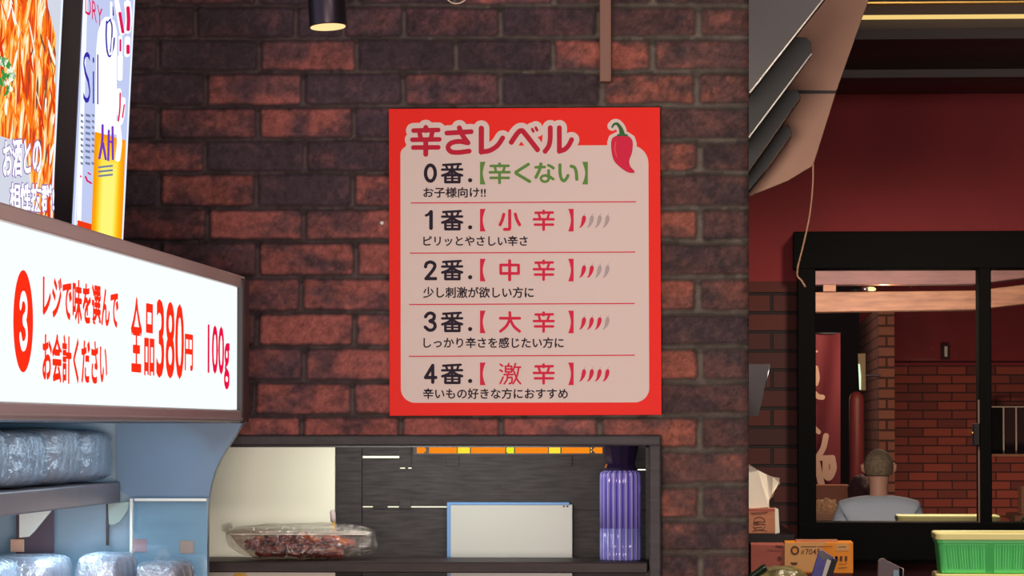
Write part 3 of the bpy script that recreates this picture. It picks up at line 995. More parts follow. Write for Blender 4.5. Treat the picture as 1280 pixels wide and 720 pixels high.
onto(k, *strokes2d([(B7([(598, 285), (592, 340), (606, 395)]), .9, 1)]), lay(5), 2)
stem = []
sp = catmull(B7([(572, 172), (585, 152), (610, 150), (635, 185), (645, 222)]), 6)
for i, p in enumerate(sp): stem.append(([tuple(p), tuple(sp[min(i+1, len(sp)-1)])], 1.2+2.2*(i/len(sp))**2, 0))
stem.append((B7([(615, 236), (645, 228), (680, 236)]), 1.4, 1))
onto(k, *strokes2d(stem), lay(6), 0)
k.build('chilli_picture', [M['print_dark_green'], M['rose'], M['print_pink'], M['crimson']], mbd)

# lettering rows
c0 = [216.4, 275.2, 337.6, 402.4, 467.3]
D = lambda l, dy=0: [(520+x/9.846, 190+y/9.846+dy) for x, y in l]
ban = [([(335, 160), (440, 154), (550, 148)], 1.35, 0), ([(322, 217), (567, 215)], 1.4, 0), ([(443, 155), (443, 290)], 1.5, 0), ([(372, 172), (384, 205)], 1.3, 0),
       ([(520, 168), (506, 205)], 1.3, 0), ([(440, 226), (390, 265), (324, 290)], 1.5, 1), ([(446, 226), (498, 265), (566, 288)], 1.5, 1),
       ([(362, 285), (362, 370), (533, 370), (533, 285), (362, 285)], 1.55, 0), ([(362, 327), (533, 327)], .95, 0), ([(447, 285), (447, 370)], 1.35, 0)]
ink = MB(); rose = MB(); green = MB(); small = MB(); grey = MB()
dig = {
    0: [(D([(177+60*math.cos(a*math.pi/12), 260+98*math.sin(a*math.pi/12)) for a in range(25)]), 2.05, 0)],
    1: [(D([(185, 97), (185, 297)], 65), 2.15, 0), (D([(182, 92), (150, 128), (124, 140)], 65), 1.5, 1)],
    2: [([(480+x/3.43, 320+y/3.43) for x, y in [(178, 46), (183, 32), (200, 26), (217, 36), (213, 56), (180, 97)]], 1.95, 1), ([(480+x/3.43, 320+y/3.43) for x, y in [(180, 97), (221, 97)]], 1.95, 0)],
    3: [([(480+x/3.43, 320+y/3.43) for x, y in [(178, 260), (188, 248), (202, 245), (215, 254), (212, 271), (197, 279), (214, 287), (219, 303), (209, 316), (192, 317), (177, 305)]], 1.95, 1)],
    4: [([(480+x/3.43, 320+y/3.43) for x, y in [(209, 541), (209, 469), (178, 521), (222, 521)]], 1.95, 0)]}
rx = lambda l, dy: [(590+x/6.737, 380+y/6.737+dy) for x, y in l]
shin = [([(603, 75), (603, 95)], 1.7, 0), ([(535, 90), (680, 88)], 1.55, 0), ([(562, 100), (574, 140)], 1.5, 0), ([(648, 100), (635, 140)], 1.5, 0),
        ([(521, 145), (687, 145)], 1.55, 0), ([(530, 190), (682, 190)], 1.55, 0), ([(603, 145), (603, 232)], 1.7, 0)]


def bracket(mb, xa, xb, cy, right):
    h = 14.1
    n = 10
    if not right:
        pts = [(xa, cy-h), (xb, cy-h)] + [(xa+3.4+(xb-xa-3.4)*abs(t)**1.7, cy+h*t) for t in np.linspace(-.97, .97, n)] + [(xb, cy+h), (xa, cy+h)]
    else:
        pts = [(xb, cy-h), (xb, cy+h), (xa, cy+h)] + [(xb-3.4-(xb-xa-3.4)*abs(t)**1.7, cy+h*t) for t in np.linspace(.97, -.97, n)] + [(xa, cy-h)]
    # fan split in quads from the straight side
    m_ = len(pts)
    onto(mb, pts, [list(range(m_))], lay(3))


for i in range(5):
    dy = c0[i]-c0[0]
    onto(ink, *strokes2d(dig[i], .12), lay(3))
    onto(ink, *strokes2d([(D(p, dy), r_*1.1, cv) for p, r_, cv in ban]), lay(3))
    onto(ink, *strokes2d([(D([(666, 348), (666.5, 348)], dy), 2.6, 0)]), lay(3))
    t = green if i == 0 else rose
    bracket(t, 600, 607, c0[i], False)
    if i == 0: bracket(t, 727.6, 734.8, c0[i], True)
    else:
        bracket(t, 710.2, 717, c0[i], True)
        onto(t, *strokes2d([(rx(p, c0[i]-402.6), r_, cv) for p, r_, cv in shin]), lay(3))
onto(green, *strokes2d([(D(p), r_, cv) for p, r_, cv in [([(1028, 147), (1028, 172)], 1.8, 0), ([(919, 172), (1138, 170)], 1.6, 0), ([(970, 185), (985, 240)], 1.6, 0),
     ([(1090, 185), (1072, 240)], 1.6, 0), ([(909, 250), (1150, 248)], 1.6, 0), ([(918, 318), (1140, 318)], 1.6, 0), ([(1028, 250), (1028, 378)], 1.8, 0)]]), lay(3))
gx = lambda l: [(640+x/12.19, 195+y/12.19) for x, y in l]
onto(green, *strokes2d([(gx(p), r_, cv) for p, r_, cv in [
    ([(248, 127), (62, 245), (62, 265), (268, 388)], 1.95, 0),
    ([(360, 172), (498, 168)], 1.65, 0), ([(440, 122), (415, 220), (365, 325)], 1.95, 1), ([(555, 142), (595, 160), (630, 185)], 1.75, 1),
    ([(557, 222), (560, 330)], 1.75, 0), ([(562, 330), (520, 297), (463, 308), (440, 345), (468, 385), (528, 387), (562, 350), (562, 320)], 1.6, 1), ([(562, 305), (628, 352)], 1.7, 0),
    ([(730, 135), (732, 260), (752, 345), (788, 378), (825, 350), (852, 298)], 1.95, 1), ([(900, 155), (950, 175), (978, 245), (987, 355)], 1.95, 1)]]), lay(3))
D1 = lambda l: [(520+x/9.846, 255+y/9.846) for x, y in l]
onto(rose, *strokes2d([(D1(p), 1.95, cv) for p, cv in [([(1153, 82), (1153, 300)], 0), ([(1153, 300), (1143, 312), (1090, 312)], 0), ([(1080, 128), (1062, 195), (1035, 255)], 1), ([(1222, 125), (1243, 195), (1275, 255)], 1)]]), lay(3))
y2 = lambda l: [(590+x/6.737, 320+y/6.737) for x, y in l]
onto(rose, *strokes2d([(y2([(242, 76), (392, 76), (392, 147), (242, 147), (242, 76)]), 1.75, 0), (y2([(317, 40), (317, 200)]), 1.9, 0)]), lay(3))
onto(rose, *strokes2d([(rx(p, 0), 1.75, cv) for p, cv in [([(238, 120), (402, 120)], 0), ([(318, 72), (318, 122), (292, 182), (240, 230)], 1), ([(320, 125), (350, 185), (400, 230)], 1)]]), lay(3))
y4 = lambda l: [(590+x/6.737, 440+y/6.737) for x, y in l]
onto(rose, *strokes2d([(y4(p), 1.1, cv) for p, cv in [
    ([(238, 104), (258, 118)], 0), ([(236, 152), (255, 164)], 0), ([(238, 265), (262, 212)], 0),
    ([(282, 120), (334, 120), (334, 168), (282, 168), (282, 120)], 0), ([(282, 144), (334, 144)], 0), ([(310, 98), (304, 118)], 0),
    ([(270, 190), (345, 190)], 0), ([(308, 172), (308, 190)], 0), ([(300, 192), (294, 232), (272, 268)], 1), ([(300, 216), (336, 216), (332, 258), (314, 266)], 1),
    ([(366, 98), (346, 155)], 0), ([(358, 128), (408, 128)], 0), ([(394, 132), (378, 205), (346, 266)], 1), ([(354, 166), (378, 228), (408, 266)], 1)]]), lay(3))
for body, box in (('お子様向け!!', (529.3, 607, 234.2, 246.8)), ('ピリッとやさしい辛さ', (529.3, 659.3, 294.8, 307.4)), ('少し刺激が欲しい方に', (529, 667, 358.7, 372.3)),
                  ('しっかり辛さを感じたい方に', (529.5, 704.5, 421.8, 435)), ('辛いもの好きな方におすすめ', (529, 709.6, 485.4, 498.6))):
    v, f = text2d(body, .006)
    if len(v):
        k_ = MB(); q_ = fit(v, *box)
        for n_, (dx_, dy_) in enumerate(((-.22, 0), (.22, 0), (0, .2), (0, -.2))): onto(k_, q_+np.array([dx_, dy_]), f, lay(3+.06*n_))
        k_.build('small_lettering', M['ink'], mbd)
for (ya, yb, xa, xb) in ((253.7, 252.2, 513.5, 795), (316.4, 315, 512.5, 794), (380.7, 379.3, 511.5, 793.5), (445.4, 444, 511, 793.5)):
    onto(rose, [(xa, ya-.65), (xb, yb-.65), (xb, yb+.65), (xa, ya+.65)], [[0, 1, 2, 3]], lay(3))
ch = [(944, 110), (957, 120), (959, 145), (947, 178), (926, 205), (902, 217), (914, 195), (921, 165), (926, 130), (936, 114)]
chs = catmull(ch+ch[:1], 3)[:-1]
for i in range(1, 5):
    for j in range(4):
        q = [(590+p[0]/6.737+9.8*j, 380+p[1]/6.737+c0[i]-402.4) for p in chs]
        t = rose if j < i else grey
        onto(t, q, [list(range(len(q)))], lay(3))
        onto(grey, *strokes2d([([(590+951/6.737+9.8*j, 380+96/6.737+c0[i]-402.4), (590+945/6.737+9.8*j, 380+112/6.737+c0[i]-402.4)], .4, 0)]), lay(4))
ink.build('number_lettering', M['ink'], mbd)
rose.build('heat_lettering', M['rose'], mbd)
green.build('mild_lettering', M['print_green'], mbd)
grey.build('grey_chilli_icons', M['print_grey'], mbd)

# ------------------------------------------------------------------ things fixed on or hanging before the brick wall
b = MB(); a = P(749.5, 102, 8.0); c = P(764, 0, 8.0)
b.box(a[0], c[0], 8.0, 8.052, a[2], 3.3, .002)
tag(b.build('cable_duct', M['brown_paint']), 'brown square cable duct running down the brick wall above the menu board', 'duct')
b = MB(); b.lathe([(.0045, 0), (.0045, .012), (.002, .014)], P(478, 279, 8.047), 14, axis=(0, -1, 0))
tag(b.build('wall_screw', M['white_card']), 'small pale screw in the brick left of the menu board', 'screw')
pts = [V(570.5+14.5*math.cos(math.radians(q)), -10+14.5*math.sin(math.radians(q)), 7.6) for q in range(180, -1, -12)]
top0 = pts[0].copy(); top0.z = 3.3; top1 = pts[-1].copy(); top1.z = 3.3
b = MB().tube([top0]+pts+[top1], .0014, 8)
tag(b.build('hanging_cable', M['cable_pale']), 'thin pale cable hanging in a loop above the menu board', 'cable')

lp_c = V(410, 33.5, 7.5)
sl = empty('spotlight', (lp_c.x, lp_c.y, lp_c.z), 'dark cylinder ceiling spotlight with a glowing warm lens at upper left', 'lamp')
ax = Vector((-.06, .085, 1)).normalized()
r = 23.5*7.5/F
MB().lathe([(r*.97, 0), (r, .003), (r, .20), (r*.9, .215), (r*.2, .22)], lp_c, 40, axis=ax).build('housing', M['lamp_can'], sl)
MB().lathe([(r*.94, -.0012), (r*.94, .001)], lp_c, 40, axis=ax).build('lens', E['lamp'], sl)
tp = lp_c+ax*.22
MB().tube([tp, tp+Vector((0, 0, .05)), Vector((tp.x, tp.y, 3.3))], .008, 12).build('stem', M['lamp_can'], sl)
light('spotlight_bulb', 'SPOT', tuple(lp_c-ax*.01), 4, (1, .80, .55), .03, tuple(lp_c-ax), cone=70, blend=.6)

# ------------------------------------------------------------------ refrigerated showcase on the left
XC = -1.04
sc = empty('display_case', (-1.45, 6.1, 0), 'open refrigerated display case with a lit price canopy at the left', 'display case')
zz = lambda d: ZC+d
yn, yf = 4.4, 7.72
b = MB(); b.box(-1.95, XC-.012, yn, yf-.03, zz(.010), zz(.305), .004); b.build('canopy', M['dark_edge'], sc)
# lit face
b = MB(); b.box(XC-.02, XC, yn+.02, 7.60, zz(.038), zz(.2915)); b.build('lit_panel', E['panel'], sc)
b = MB()
b.box(XC-.03, XC+.006, yn, 7.62, zz(.2925), zz(.318), .003)
b.build('top_rail', mat('satin_top_trim', (206, 188, 188), .35, metal=.35), sc)
b = MB()
b.box(XC-.03, XC+.007, yn, 7.62, zz(.011), zz(.037), .004)
b.box(XC-.03, XC+.010, yn, 7.62, zz(.017), zz(.021), .001)
b.build('bottom_rail', mat('satin_trim', (196, 184, 190), .35, metal=.35), sc)
b = MB(); b.box(-1.3, XC+.012, 7.62, 7.70, zz(.010), zz(.312), .004); b.build('end_cap', M['dark_edge'], sc)
b = MB(); b.box(XC-.06, XC+.004, 7.622, 7.69, zz(.312), zz(.3175), .001); b.build('corner_highlight', M['pale_edge'], sc)  # pale strip painting the highlight on the canopy corner


def onX(mb, v2, f, X, mi=0):
    v2 = np.asarray(v2, float)
    if len(v2): mb.add(np.stack([np.full(len(v2), X), v2[:, 0], zz(0)+v2[:, 1]], 1), f, mi)


# badge 3
def circ(cy, cz, r, n=48): return [(cy+r*math.cos(2*math.pi*i/n), cz+r*math.sin(2*math.pi*i/n)) for i in range(n)]
k = MB(); onX(k, circ(5.305, .1555, .0745), [list(range(48))], XC+.0006); k.build('badge', E['red'], sc)
k = MB(); onX(k, *strokes2d([([(5.281, .178), (5.292, .190), (5.312, .191), (5.326, .179), (5.320, .164), (5.304, .157), (5.322, .150), (5.329, .134), (5.316, .121), (5.294, .120), (5.281, .132)], .0075, 1)]), XC+.0012)
k.build('badge_number', E['white'], sc)
k = MB()


def caseText(mb, body, y0, y1, ztop, zbot, bold=.03, mi=0):
    v, f = text2d(body, .008)
    k_ = MB()
    if len(v):
        q_ = fit(v, y0, y1, ztop, zbot)
        for n_, (dx_, dy_) in enumerate(((-1, 0), (1, 0), (0, .8), (0, -.8), (.7, .6), (-.7, -.6), (.7, -.6), (-.7, .6))): onX(k_, q_+np.array([dx_, dy_])*bold*.075, f, XC+.0008+.00002*n_, mi)
        k_.build('price_lettering' if body != '100g' else 'weight_lettering', E['red' if body != '100g' else 'pinkred'], sc)


def yx(px): return -XC*F/(923-px)
caseText(k, 'レジで味を選んで', yx(46), yx(142), .232, .166, .028)
caseText(k, 'お会計ください', yx(46), yx(128), .143, .070, .028)
caseText(k, '全', yx(158.5), yx(172), .226, .098, .03)
caseText(k, '品', yx(175.5), yx(188), .218, .094, .03)
caseText(k, '380', yx(191), yx(225.5), .230, .092, .03)
caseText(k, '円', yx(227), yx(237), .176, .110, .03)
caseText(k, '100g', yx(256), yx(283.5), .203, .080, .03)

# body: end panel with the curved front, back, deck, base
prof = [(303, 528), (300, 534), (293, 546), (284, 560), (276, 573), (269, 588), (264, 605), (261, 622), (259.5, 640), (259, 680), (259, 722)]
outer = [PXp_ for PXp_ in [P(x, y, 7.70) for x, y in prof]]
zbase = zz(-.36)
pl = [Vector((-1.95, 7.70, zz(.012)))] + [Vector([float(q) for q in p]) for p in outer] + [Vector((outer[-1][0], 7.70, .08)), Vector((-1.95, 7.70, .08))]
b = MB().prism(pl, (0, .03, 0)); b.build('end_panel', M['blue_pale'], sc)
# upper plate with rounded lower-left corner
pp = [(145, 526)] + prof[:8] + [(261, 622.5), (172, 622.5)] + [(172-26*math.sin(a), 622.5-24*(1-math.cos(a))) for a in np.linspace(.2, math.pi/2, 7)]
b = MB().prism([P(x, y, 7.675) for x, y in pp], (0, .012, 0)); b.build('upper_end_plate', M['blue_plate'], sc)
b = MB(); b.box(-1.95, -1.93, yn, 7.70, .08, zz(.012)); b.build('back_panel', M['blue_pale'], sc)
b = MB(); b.box(-1.93, -1.294, yn, 7.662, zz(-.156), zz(-.113), .003); b.build('shelf', M['shelf_face'], sc)
b = MB(); b.box(-1.95, float(outer[-1][0])-.002, yn, 7.70, .08, zz(-.42), .004); b.build('base', M['steel'], sc)
b = MB(); b.box(-1.90, -1.18, yn+.05, 7.65, 0, .085); b.build('plinth', M['black'], sc)
# near end panel (outside the frame), same outline
b = MB().prism([p+Vector((0, yn-7.70, 0)) for p in pl], (0, .03, 0)); b.build('end_panel', M['blue_pale'], sc)
# acrylic guard; light caught in its edges painted as white strips
a = P(162, 722, 7.60); c = P(258.5, 623, 7.60)
gx0, gx1, gz1 = float(a[0]), float(c[0]), float(c[2])
b = MB(); b.box(gx0, gx1, 7.60, 7.606, zz(-.42), gz1); gd = b.build('guard_pane', M['guard'], sc)
b = MB(); b.box(float(P(168, 623, 7.6)[0]), gx1, 7.597, 7.61, gz1-.006, gz1, .001); b.build('top_edge', M['pale_edge'], gd)
b = MB(); b.box(gx0, gx0+.006, 7.597, 7.61, zz(-.30), gz1-.001, .001); b.build('side_edge', M['pale_edge'], gd)
# shelf brackets and a dark divider against the end panel
b = MB(); c1 = [(24, 641), (67, 633), (62, 641), (52, 653), (43, 664), (36, 671), (24, 672)]
b.prism([P(x, y, 7.55) for x, y in c1], (0, .01, 0)); b.build('shelf_bracket', M['pale_edge'], sc)
b = MB(); c1 = [(135, 630), (162, 627), (160, 637), (150, 652), (143, 656), (136, 655)]
b.prism([P(x, y, 7.66) for x, y in c1], (0, .01, 0)); b.build('shelf_bracket', M['print_green'] if False else mat('pale_green_bracket', (170, 196, 190), .4), sc)
b = MB(); b.prism([P(x, y, 7.58) for x, y in [(20, 640), (67, 632), (67, 722), (20, 722)]], (0, .012, 0)); b.build('divider', mat('dark_divider', (74, 62, 78), .4), sc)
b = MB(); b.prism([P(x, y, 7.665) for x, y in [(132.5, 630), (135.5, 630), (135.5, 682), (132.5, 682)]], (0, .01, 0)); b.build('shelf_upright', M['dark_edge'], sc)
for (x0, x1, y0, y1, mm, yy) in ((13, 30, 674, 690, 'tag_peach', 7.575), (165.5, 183, 674, 690, 'tag_pink', 7.694), (224.5, 242, 676, 692, 'tag_peach', 7.694)):
    a = P(x0, y1, yy); c = P(x1, y0, yy)
    b = MB(); b.box(a[0], c[0], yy, yy+.004, a[2], c[2], .001); b.build('price_card', M[mm], sc)


# packed goods
def pack(name, x0, x1, y0, y1, z0, z1, label, group, fill, seed):
    t = empty(name, ((x0+x1)/2, (y0+y1)/2, z0), label, 'packaged food', group)
    bm = bmesh.new(); bmesh.ops.create_uvsphere(bm, u_segments=40, v_segments=24, radius=1)
    for kk, (nm, sc_, am, mm) in enumerate((('contents', .93, .012, fill), ('bag', .99, .010, M['bag_film']))):
        b2 = bm.copy()
        f = lambda a, p: math.copysign(abs(a)**p, a)
        for v in b2.verts:
            c = v.co.copy()
            q = Vector((f(c.x, .35)*(x1-x0)/2*sc_, f(c.y, .3)*(y1-y0)/2*sc_, f(c.z, .35)*(z1-z0)/2*sc_))
            nn = mnoise.noise(c*3+Vector((seed, kk, 0)))*.6-abs(mnoise.noise(c*7+Vector((kk, seed, 0))))
            q *= 1+nn*am*4
            q.x = max(-(x1-x0)/2, min((x1-x0)/2, q.x)); q.y = max(-(y1-y0)/2, min((y1-y0)/2, q.y)); q.z = max(-(z1-z0)/2, min((z1-z0)/2, q.z))
            v.co = q+Vector(((x0+x1)/2, (y0+y1)/2, (z0+z1)/2+.0003))
        MB().bm(b2, 0, True).build(nm, mm, t)
    bm.free()
    return t


yl = lambda px, X: -X*F/(923-px)
ups = [(-34, 15, 'bag_fill_b', 'brownish food bag at the left picture edge on the display shelf'),
       (16, 63, 'bag_fill', 'grey white food bag second from the left on the display shelf'),
       (63.5, 105.5, 'bag_fill_b', 'pale brown food bag third from the left on the display shelf'),
       (106, 143, 'bag_fill', 'clear food bag on the display shelf next to the blue end plate')]
for i, (a, c, fm_, lb) in enumerate(ups):
    pack('food_bag', -1.55, -1.296, yl(a, -1.296), yl(c, -1.296)-.004, zz(-.1125), zz(.002-.004*(i % 2)), lb, 'food bags on the upper display shelf', M[fm_], i*2.7+1)
lows = [(-1.47, 6.62, 696, 'clear film pack lowest at the left picture edge on the display case deck'),
        (-1.44, 7.0, 699, 'clear film pack in front of the dark divider on the display case deck'),
        (-1.40, 7.35, 694, 'clear film pack under the thin upright on the display case deck'),
        (-1.245, 7.38, 691, 'clear film pack behind the acrylic guard edge on the display case deck'),
        (-1.165, 7.46, 700, 'clear film pack nearest the front at the curved end of the display case')]
for i, (X, Y, py, lb) in enumerate(lows):
    zt_ = ZC+(535-py)/F*Y
    w = .075 if i > 2 else .13
    pack('food_pack', X-w if i != 4 else X-.05, X+.05 if i != 3 else X+.02, Y-.14, min(Y+.14, 7.57), zz(-.4195), zt_, lb, 'film packs on the display case deck', M['bag_fill' if i % 2 else 'bag_fill_b'], i*3.3+9)

# lit posters standing on the canopy
XP0, ZP0, LEAN = -1.25, ZC+.383, .046


def pp_(Y, z): return (XP0+LEAN*(z-ZP0), Y, z)


def lbx(px, py):
    """point of the leaning poster plane seen at (px, py)"""
    d = ray(px, py)
    # x = XP0 + LEAN*(z-ZP0); x = t dx, z = ZC + t dz
    t = (XP0+LEAN*(ZC-ZP0))/(d[..., 0]-LEAN*d[..., 2])
    return d*t[..., None]+np.array([0, 0, ZC])


def onL(mb, v2, f, k, mi=0):
    v2 = np.asarray(v2, float)
    if len(v2): mb.add(lbx(v2[:, 0], v2[:, 1])+np.array([.0008*k, 0, 0]), f, mi)


def lightbox(label, y0, y1, lit, edge):
    t = empty('light_box', pp_((y0+y1)/2, zz(.306)), label, 'light box')
    z0, z1 = zz(.306), zz(1.25)
    q = [Vector(pp_(y0, z0)), Vector(pp_(y1, z0)), Vector(pp_(y1, z1)), Vector(pp_(y0, z1))]
    MB().prism([p-Vector((.004, 0, 0)) for p in q], (-.05, 0, 0), .002).build('housing', M['dark_edge'], t)
    MB().prism(q, (-.0039, 0, 0)).build('lit_face', lit, t)
    w = .012
    for ya, yb in ((y1-w, y1), (y0, y0+w)):
        MB().prism([Vector(pp_(ya, z0))+Vector((.0002, 0, 0)), Vector(pp_(yb, z0))+Vector((.0002, 0, 0)), Vector(pp_(yb, z1))+Vector((.0002, 0, 0)), Vector(pp_(ya, z1))+Vector((.0002, 0, 0))], (.0012, 0, 0)).build('bright_edge', edge, t)
    return t


ye1 = float(lbx(np.array(70.5), np.array(150.))[1]); ye2a = float(lbx(np.array(99.), np.array(150.))[1]); ye2b = float(lbx(np.array(160.5), np.array(150.))[1])
l1 = lightbox('tall lit poster of orange noodles with white Japanese lettering at the left picture edge', 5.55, ye1, E['fo7'], E['edge'])
l2 = lightbox('narrow lit poster of a beer glass beside the brick wall', ye2a, ye2b, E['lav'], E['edge'])
b = MB(); b.box(-1.36, -1.31, 5.4, ye2a-.01, zz(.306), zz(1.3)); 
tag(b.build('backing_board', mat('dark_backing', (176, 156, 180), .6)), 'dark plain board behind the two lit posters', 'board')

# picture of food on the first poster
k = MB(); rr = random.Random(3)
def food_print():
    m = bpy.data.materials.new('food_print'); m.use_nodes = True
    nt = m.node_tree; nt.nodes.clear()
    tc = nt.nodes.new('ShaderNodeTexCoord'); mp = nt.nodes.new('ShaderNodeMapping'); mp.inputs['Scale'].default_value = (1, 1.0, .42)
    nz = nt.nodes.new('ShaderNodeTexNoise'); nz.inputs['Scale'].default_value = 30; nz.inputs['Detail'].default_value = 4; nz.inputs['Distortion'].default_value = 1.2
    rp = nt.nodes.new('ShaderNodeValToRGB'); cr = rp.color_ramp
    stops = [(.30, (150, 70, 50)), (.40, (232, 66, 24)), (.47, (255, 120, 30)), (.53, (255, 176, 60)), (.60, (255, 232, 170)), (.68, (255, 250, 244))]
    cr.elements[0].position = stops[0][0]; cr.elements[0].color = (*lin(stops[0][1]), 1)
    cr.elements[1].position = stops[-1][0]; cr.elements[1].color = (*lin(stops[-1][1]), 1)
    for p_, c_ in stops[1:-1]: cr.elements.new(p_).color = (*lin(c_), 1)
    e = nt.nodes.new('ShaderNodeEmission'); o = nt.nodes.new('ShaderNodeOutputMaterial')
    nt.links.new(tc.outputs['Object'], mp.inputs[0]); nt.links.new(mp.outputs[0], nz.inputs['Vector']); nt.links.new(nz.outputs['Fac'], rp.inputs[0])
    nt.links.new(rp.outputs[0], e.inputs[0]); nt.links.new(e.outputs[0], o.inputs[0])
    return m


mats = [E['fo1'], E['fo2'], E['fo3'], E['fo4'], E['fo5'], E['fo6'], food_print()]
def strip(px, py, ln, ang, wd, bend, mi, lv):
    n = 6; L_ = []; R_ = []
    for i in range(n+1):
        t = i/n-.5
        a = ang+bend*t
        x = px+ln*t*math.cos(ang)+bend*8*t*t; y = py+ln*t*math.sin(ang)
        w = wd*(1-(2*t)**4*.8)
        L_.append((x-w*math.sin(a), y+w*math.cos(a))); R_.append((x+w*math.sin(a), y-w*math.cos(a)))
    pts_ = [(min(x, edge_x(y)), y) for x, y in L_+R_]
    onL(k, pts_, [[i, i+1, n+2+i, n+1+i] for i in range(n)], lv, mi)
def edge_x(y): return 71.5-.016*y-1.2
base = [(-60, -60), (52, -60), (60, 10), (70, 45), (69, 150), (67, 278), (45, 270), (30, 180), (-60, 150)]
onL(k, base, [list(range(len(base)))], .3, 6)
for i in range(210):
    x = rr.uniform(-45, 72); y = rr.uniform(-40, 285)
    if x > 50+ max(0, y)*.5 and y < 40: continue
    if y > 150 and x < 40: continue
    u_ = rr.random()
    mi = 0 if u_ < .3 else 1 if u_ < .52 else 2 if u_ < .72 else 3 if u_ < .88 else 4
    if y > 55 and y < 150 and 10 < x < 60 and rr.random() < .28: mi = 4
    if y < 50 and rr.random() < .3: mi = 3
    strip(x, y, rr.uniform(14, 52), math.radians(rr.uniform(68, 108)), rr.uniform(.5, 1.7), rr.uniform(-.7, .7), mi, .6+i*.002)
for i in range(26):
    strip(rr.uniform(0, 17), rr.uniform(74, 116), rr.uniform(6, 15), math.radians(rr.uniform(40, 140)), rr.uniform(1.2, 3), rr.uniform(-1, 1), 5 if i % 3 else 3, 1.6)
k.build('food_picture', mats, l1)
kv = MB(); kw = MB()


def posterText(body, x0, x1, ytl, ybl, slope):
    v, f = text2d(body, .008)
    if not len(v): return
    for grow, mb_, kk in ((1.0, kv, 2.2), (0, kw, 2.8)):
        q = fit(v, x0, x1, ytl, ybl)
        q[:, 1] += (q[:, 0]-x0)*slope
        if grow:
            for dx, dy in ((-.85, 0), (.85, 0), (0, 2.4), (0, -2.4), (-.7, 1.6), (.7, 1.6), (.7, -1.6), (-.7, -1.6)):
                onL(mb_, q+np.array([dx, dy]), f, kk)
        else:
            for n_, (dx, dy) in enumerate(((-.3, 0), (.3, 0), (0, .9), (0, -.9), (.22, .6), (-.22, -.6))): onL(mb_, q+np.array([dx, dy]), f, kk+.03*n_)


posterText('お酒との', 2.5, 50, 176, 222, -.12)
posterText('相性抜群!', 11, 66, 229, 262, .05)
kv.build('lettering_outline', emis('lit_soft_violet', (136, 104, 176), 1.0), l1); kw.build('white_lettering', E['foam'], l1)
# beer poster
k = MB()
S2 = lambda l, ox, oy, s: [(ox+x/s, oy+y/s) for x, y in l]
onL(k, [(96, 306), (96.5, 275), (117, 281), (115.5, 306)], [[0, 1, 2, 3]], .6, 4)
onL(k, [(95.5, 280), (104.5, -20), (109.5, -20), (101, 281)], [[0, 1, 2, 3]], .5, 0)
gl_ = [(118, 168), (120, 60), (122, 40), (126, 27), (131, 21), (138, 21), (143, 27), (146, 40), (146, 60), (145, 168)]
onL(k, gl_, [list(range(len(gl_)))], .8, 0)
bm_ = []
for i in range(12):
    u_ = i/11
    e_ = .5-.5*math.cos(math.pi*min(1, u_*1.15))
    bm_.append(emis('beer_print', (255, 158+(248-158)*e_, 12+(110*e_**2)), 1.0))
    xa_ = 118+ (131-118)*u_; xb_ = 156.5+(140-156.5)*u_
    y_ = 164.5+70*u_**1.5
    onL(k, [(xa_, y_), (xb_, y_+11*(1-u_)), (xb_-5.2, 312), (xa_-5.2, 312)], [[0, 1, 2, 3]], 1.0+.06*i, 6+i)
k.build('beer_picture', [E['foam'], E['lav'], E['beer_or'], E['beer'], E['redblk'], E['beer_lt']]+bm_, l2)
k = MB(); kb = MB(); km = MB(); kg = MB(); kvv = MB()
Q = lambda l: S2(l, 85, 0, 4.5)
v, f = text2d('DRY', .0)
if len(v):
    q = fit(v, 105.5, 127, 0, 24); q[:, 1] += (q[:, 0]-105.5)*.9-8; onL(km, q, f, 2)
v, f = text2d('Sil', -.012)
if len(v):
    q = fit(v, 103, 122, 64, 128); q[:, 1] += (q[:, 0]-103)*.18; onL(kb, q, f, 2)
onL(kb, *strokes2d([(Q([(213, 120), (210, 200), (216, 285), (230, 318), (250, 270), (256, 215)]), 1.0, 1), (Q([(232, 110), (243, 150), (240, 240), (232, 300)]), .9, 1), (Q([(216, 130), (234, 108)]), .9, 0)]), 2)
onL(kb, *strokes2d([(Q([(246, 40), (250, 85)]), .9, 0)]), 2)
onL(k, *strokes2d([(Q([(237, 15), (238, 95)]), 1.5, 0), (Q([(224, 130), (224, 280), (238, 300), (246, 215)]), 1.0, 1)]), 2.6)
onL(k, *strokes2d([(Q([(270, 10), (280, 70), (300, 185)]), 3.0, 1), (Q([(330, 20), (338, 100), (330, 170)]), 4.2, 1), (Q([(290, 210), (292, 300)]), 2.4, 0), (Q([(330, 220), (328, 305)]), 3.6, 0),
                   (Q([(290, 320), (288, 440)]), 3.2, 0), (Q([(282, 510), (284, 640)]), 3, 0), (Q([(306, 560), (302, 640), (290, 690)]), 3, 0), (S2([(275, 20), (285, 120), (275, 220)], 85, 150, 4.5), 3.2, 1)]), 2)
onL(km, *strokes2d([(Q([(285, 75), (292, 120), (302, 180)]), 1.9, 1), (Q([(331, 45), (334, 110), (332, 165)]), 2.3, 1), (Q([(288, 225), (288, 285)]), 1.2, 0), (Q([(331, 260), (331, 295)]), 2.2, 0),
                    (Q([(287, 525), (285, 610), (277, 680)]), 1.0, 1), (Q([(310, 590), (300, 660)]), .9, 0)]), 3)
for i in range(9):
    y = 142+i*7.5
    for (xa, xb) in ((100, 103), (106, 112), (114, 117)):
        if rr.random() < .85: onL(kg, [(xa-.05*i, y), (xb-.05*i, y+1.4), (xb-.05*i, y+4.6), (xa-.05*i, y+3.2)], [[0, 1, 2, 3]], 2)
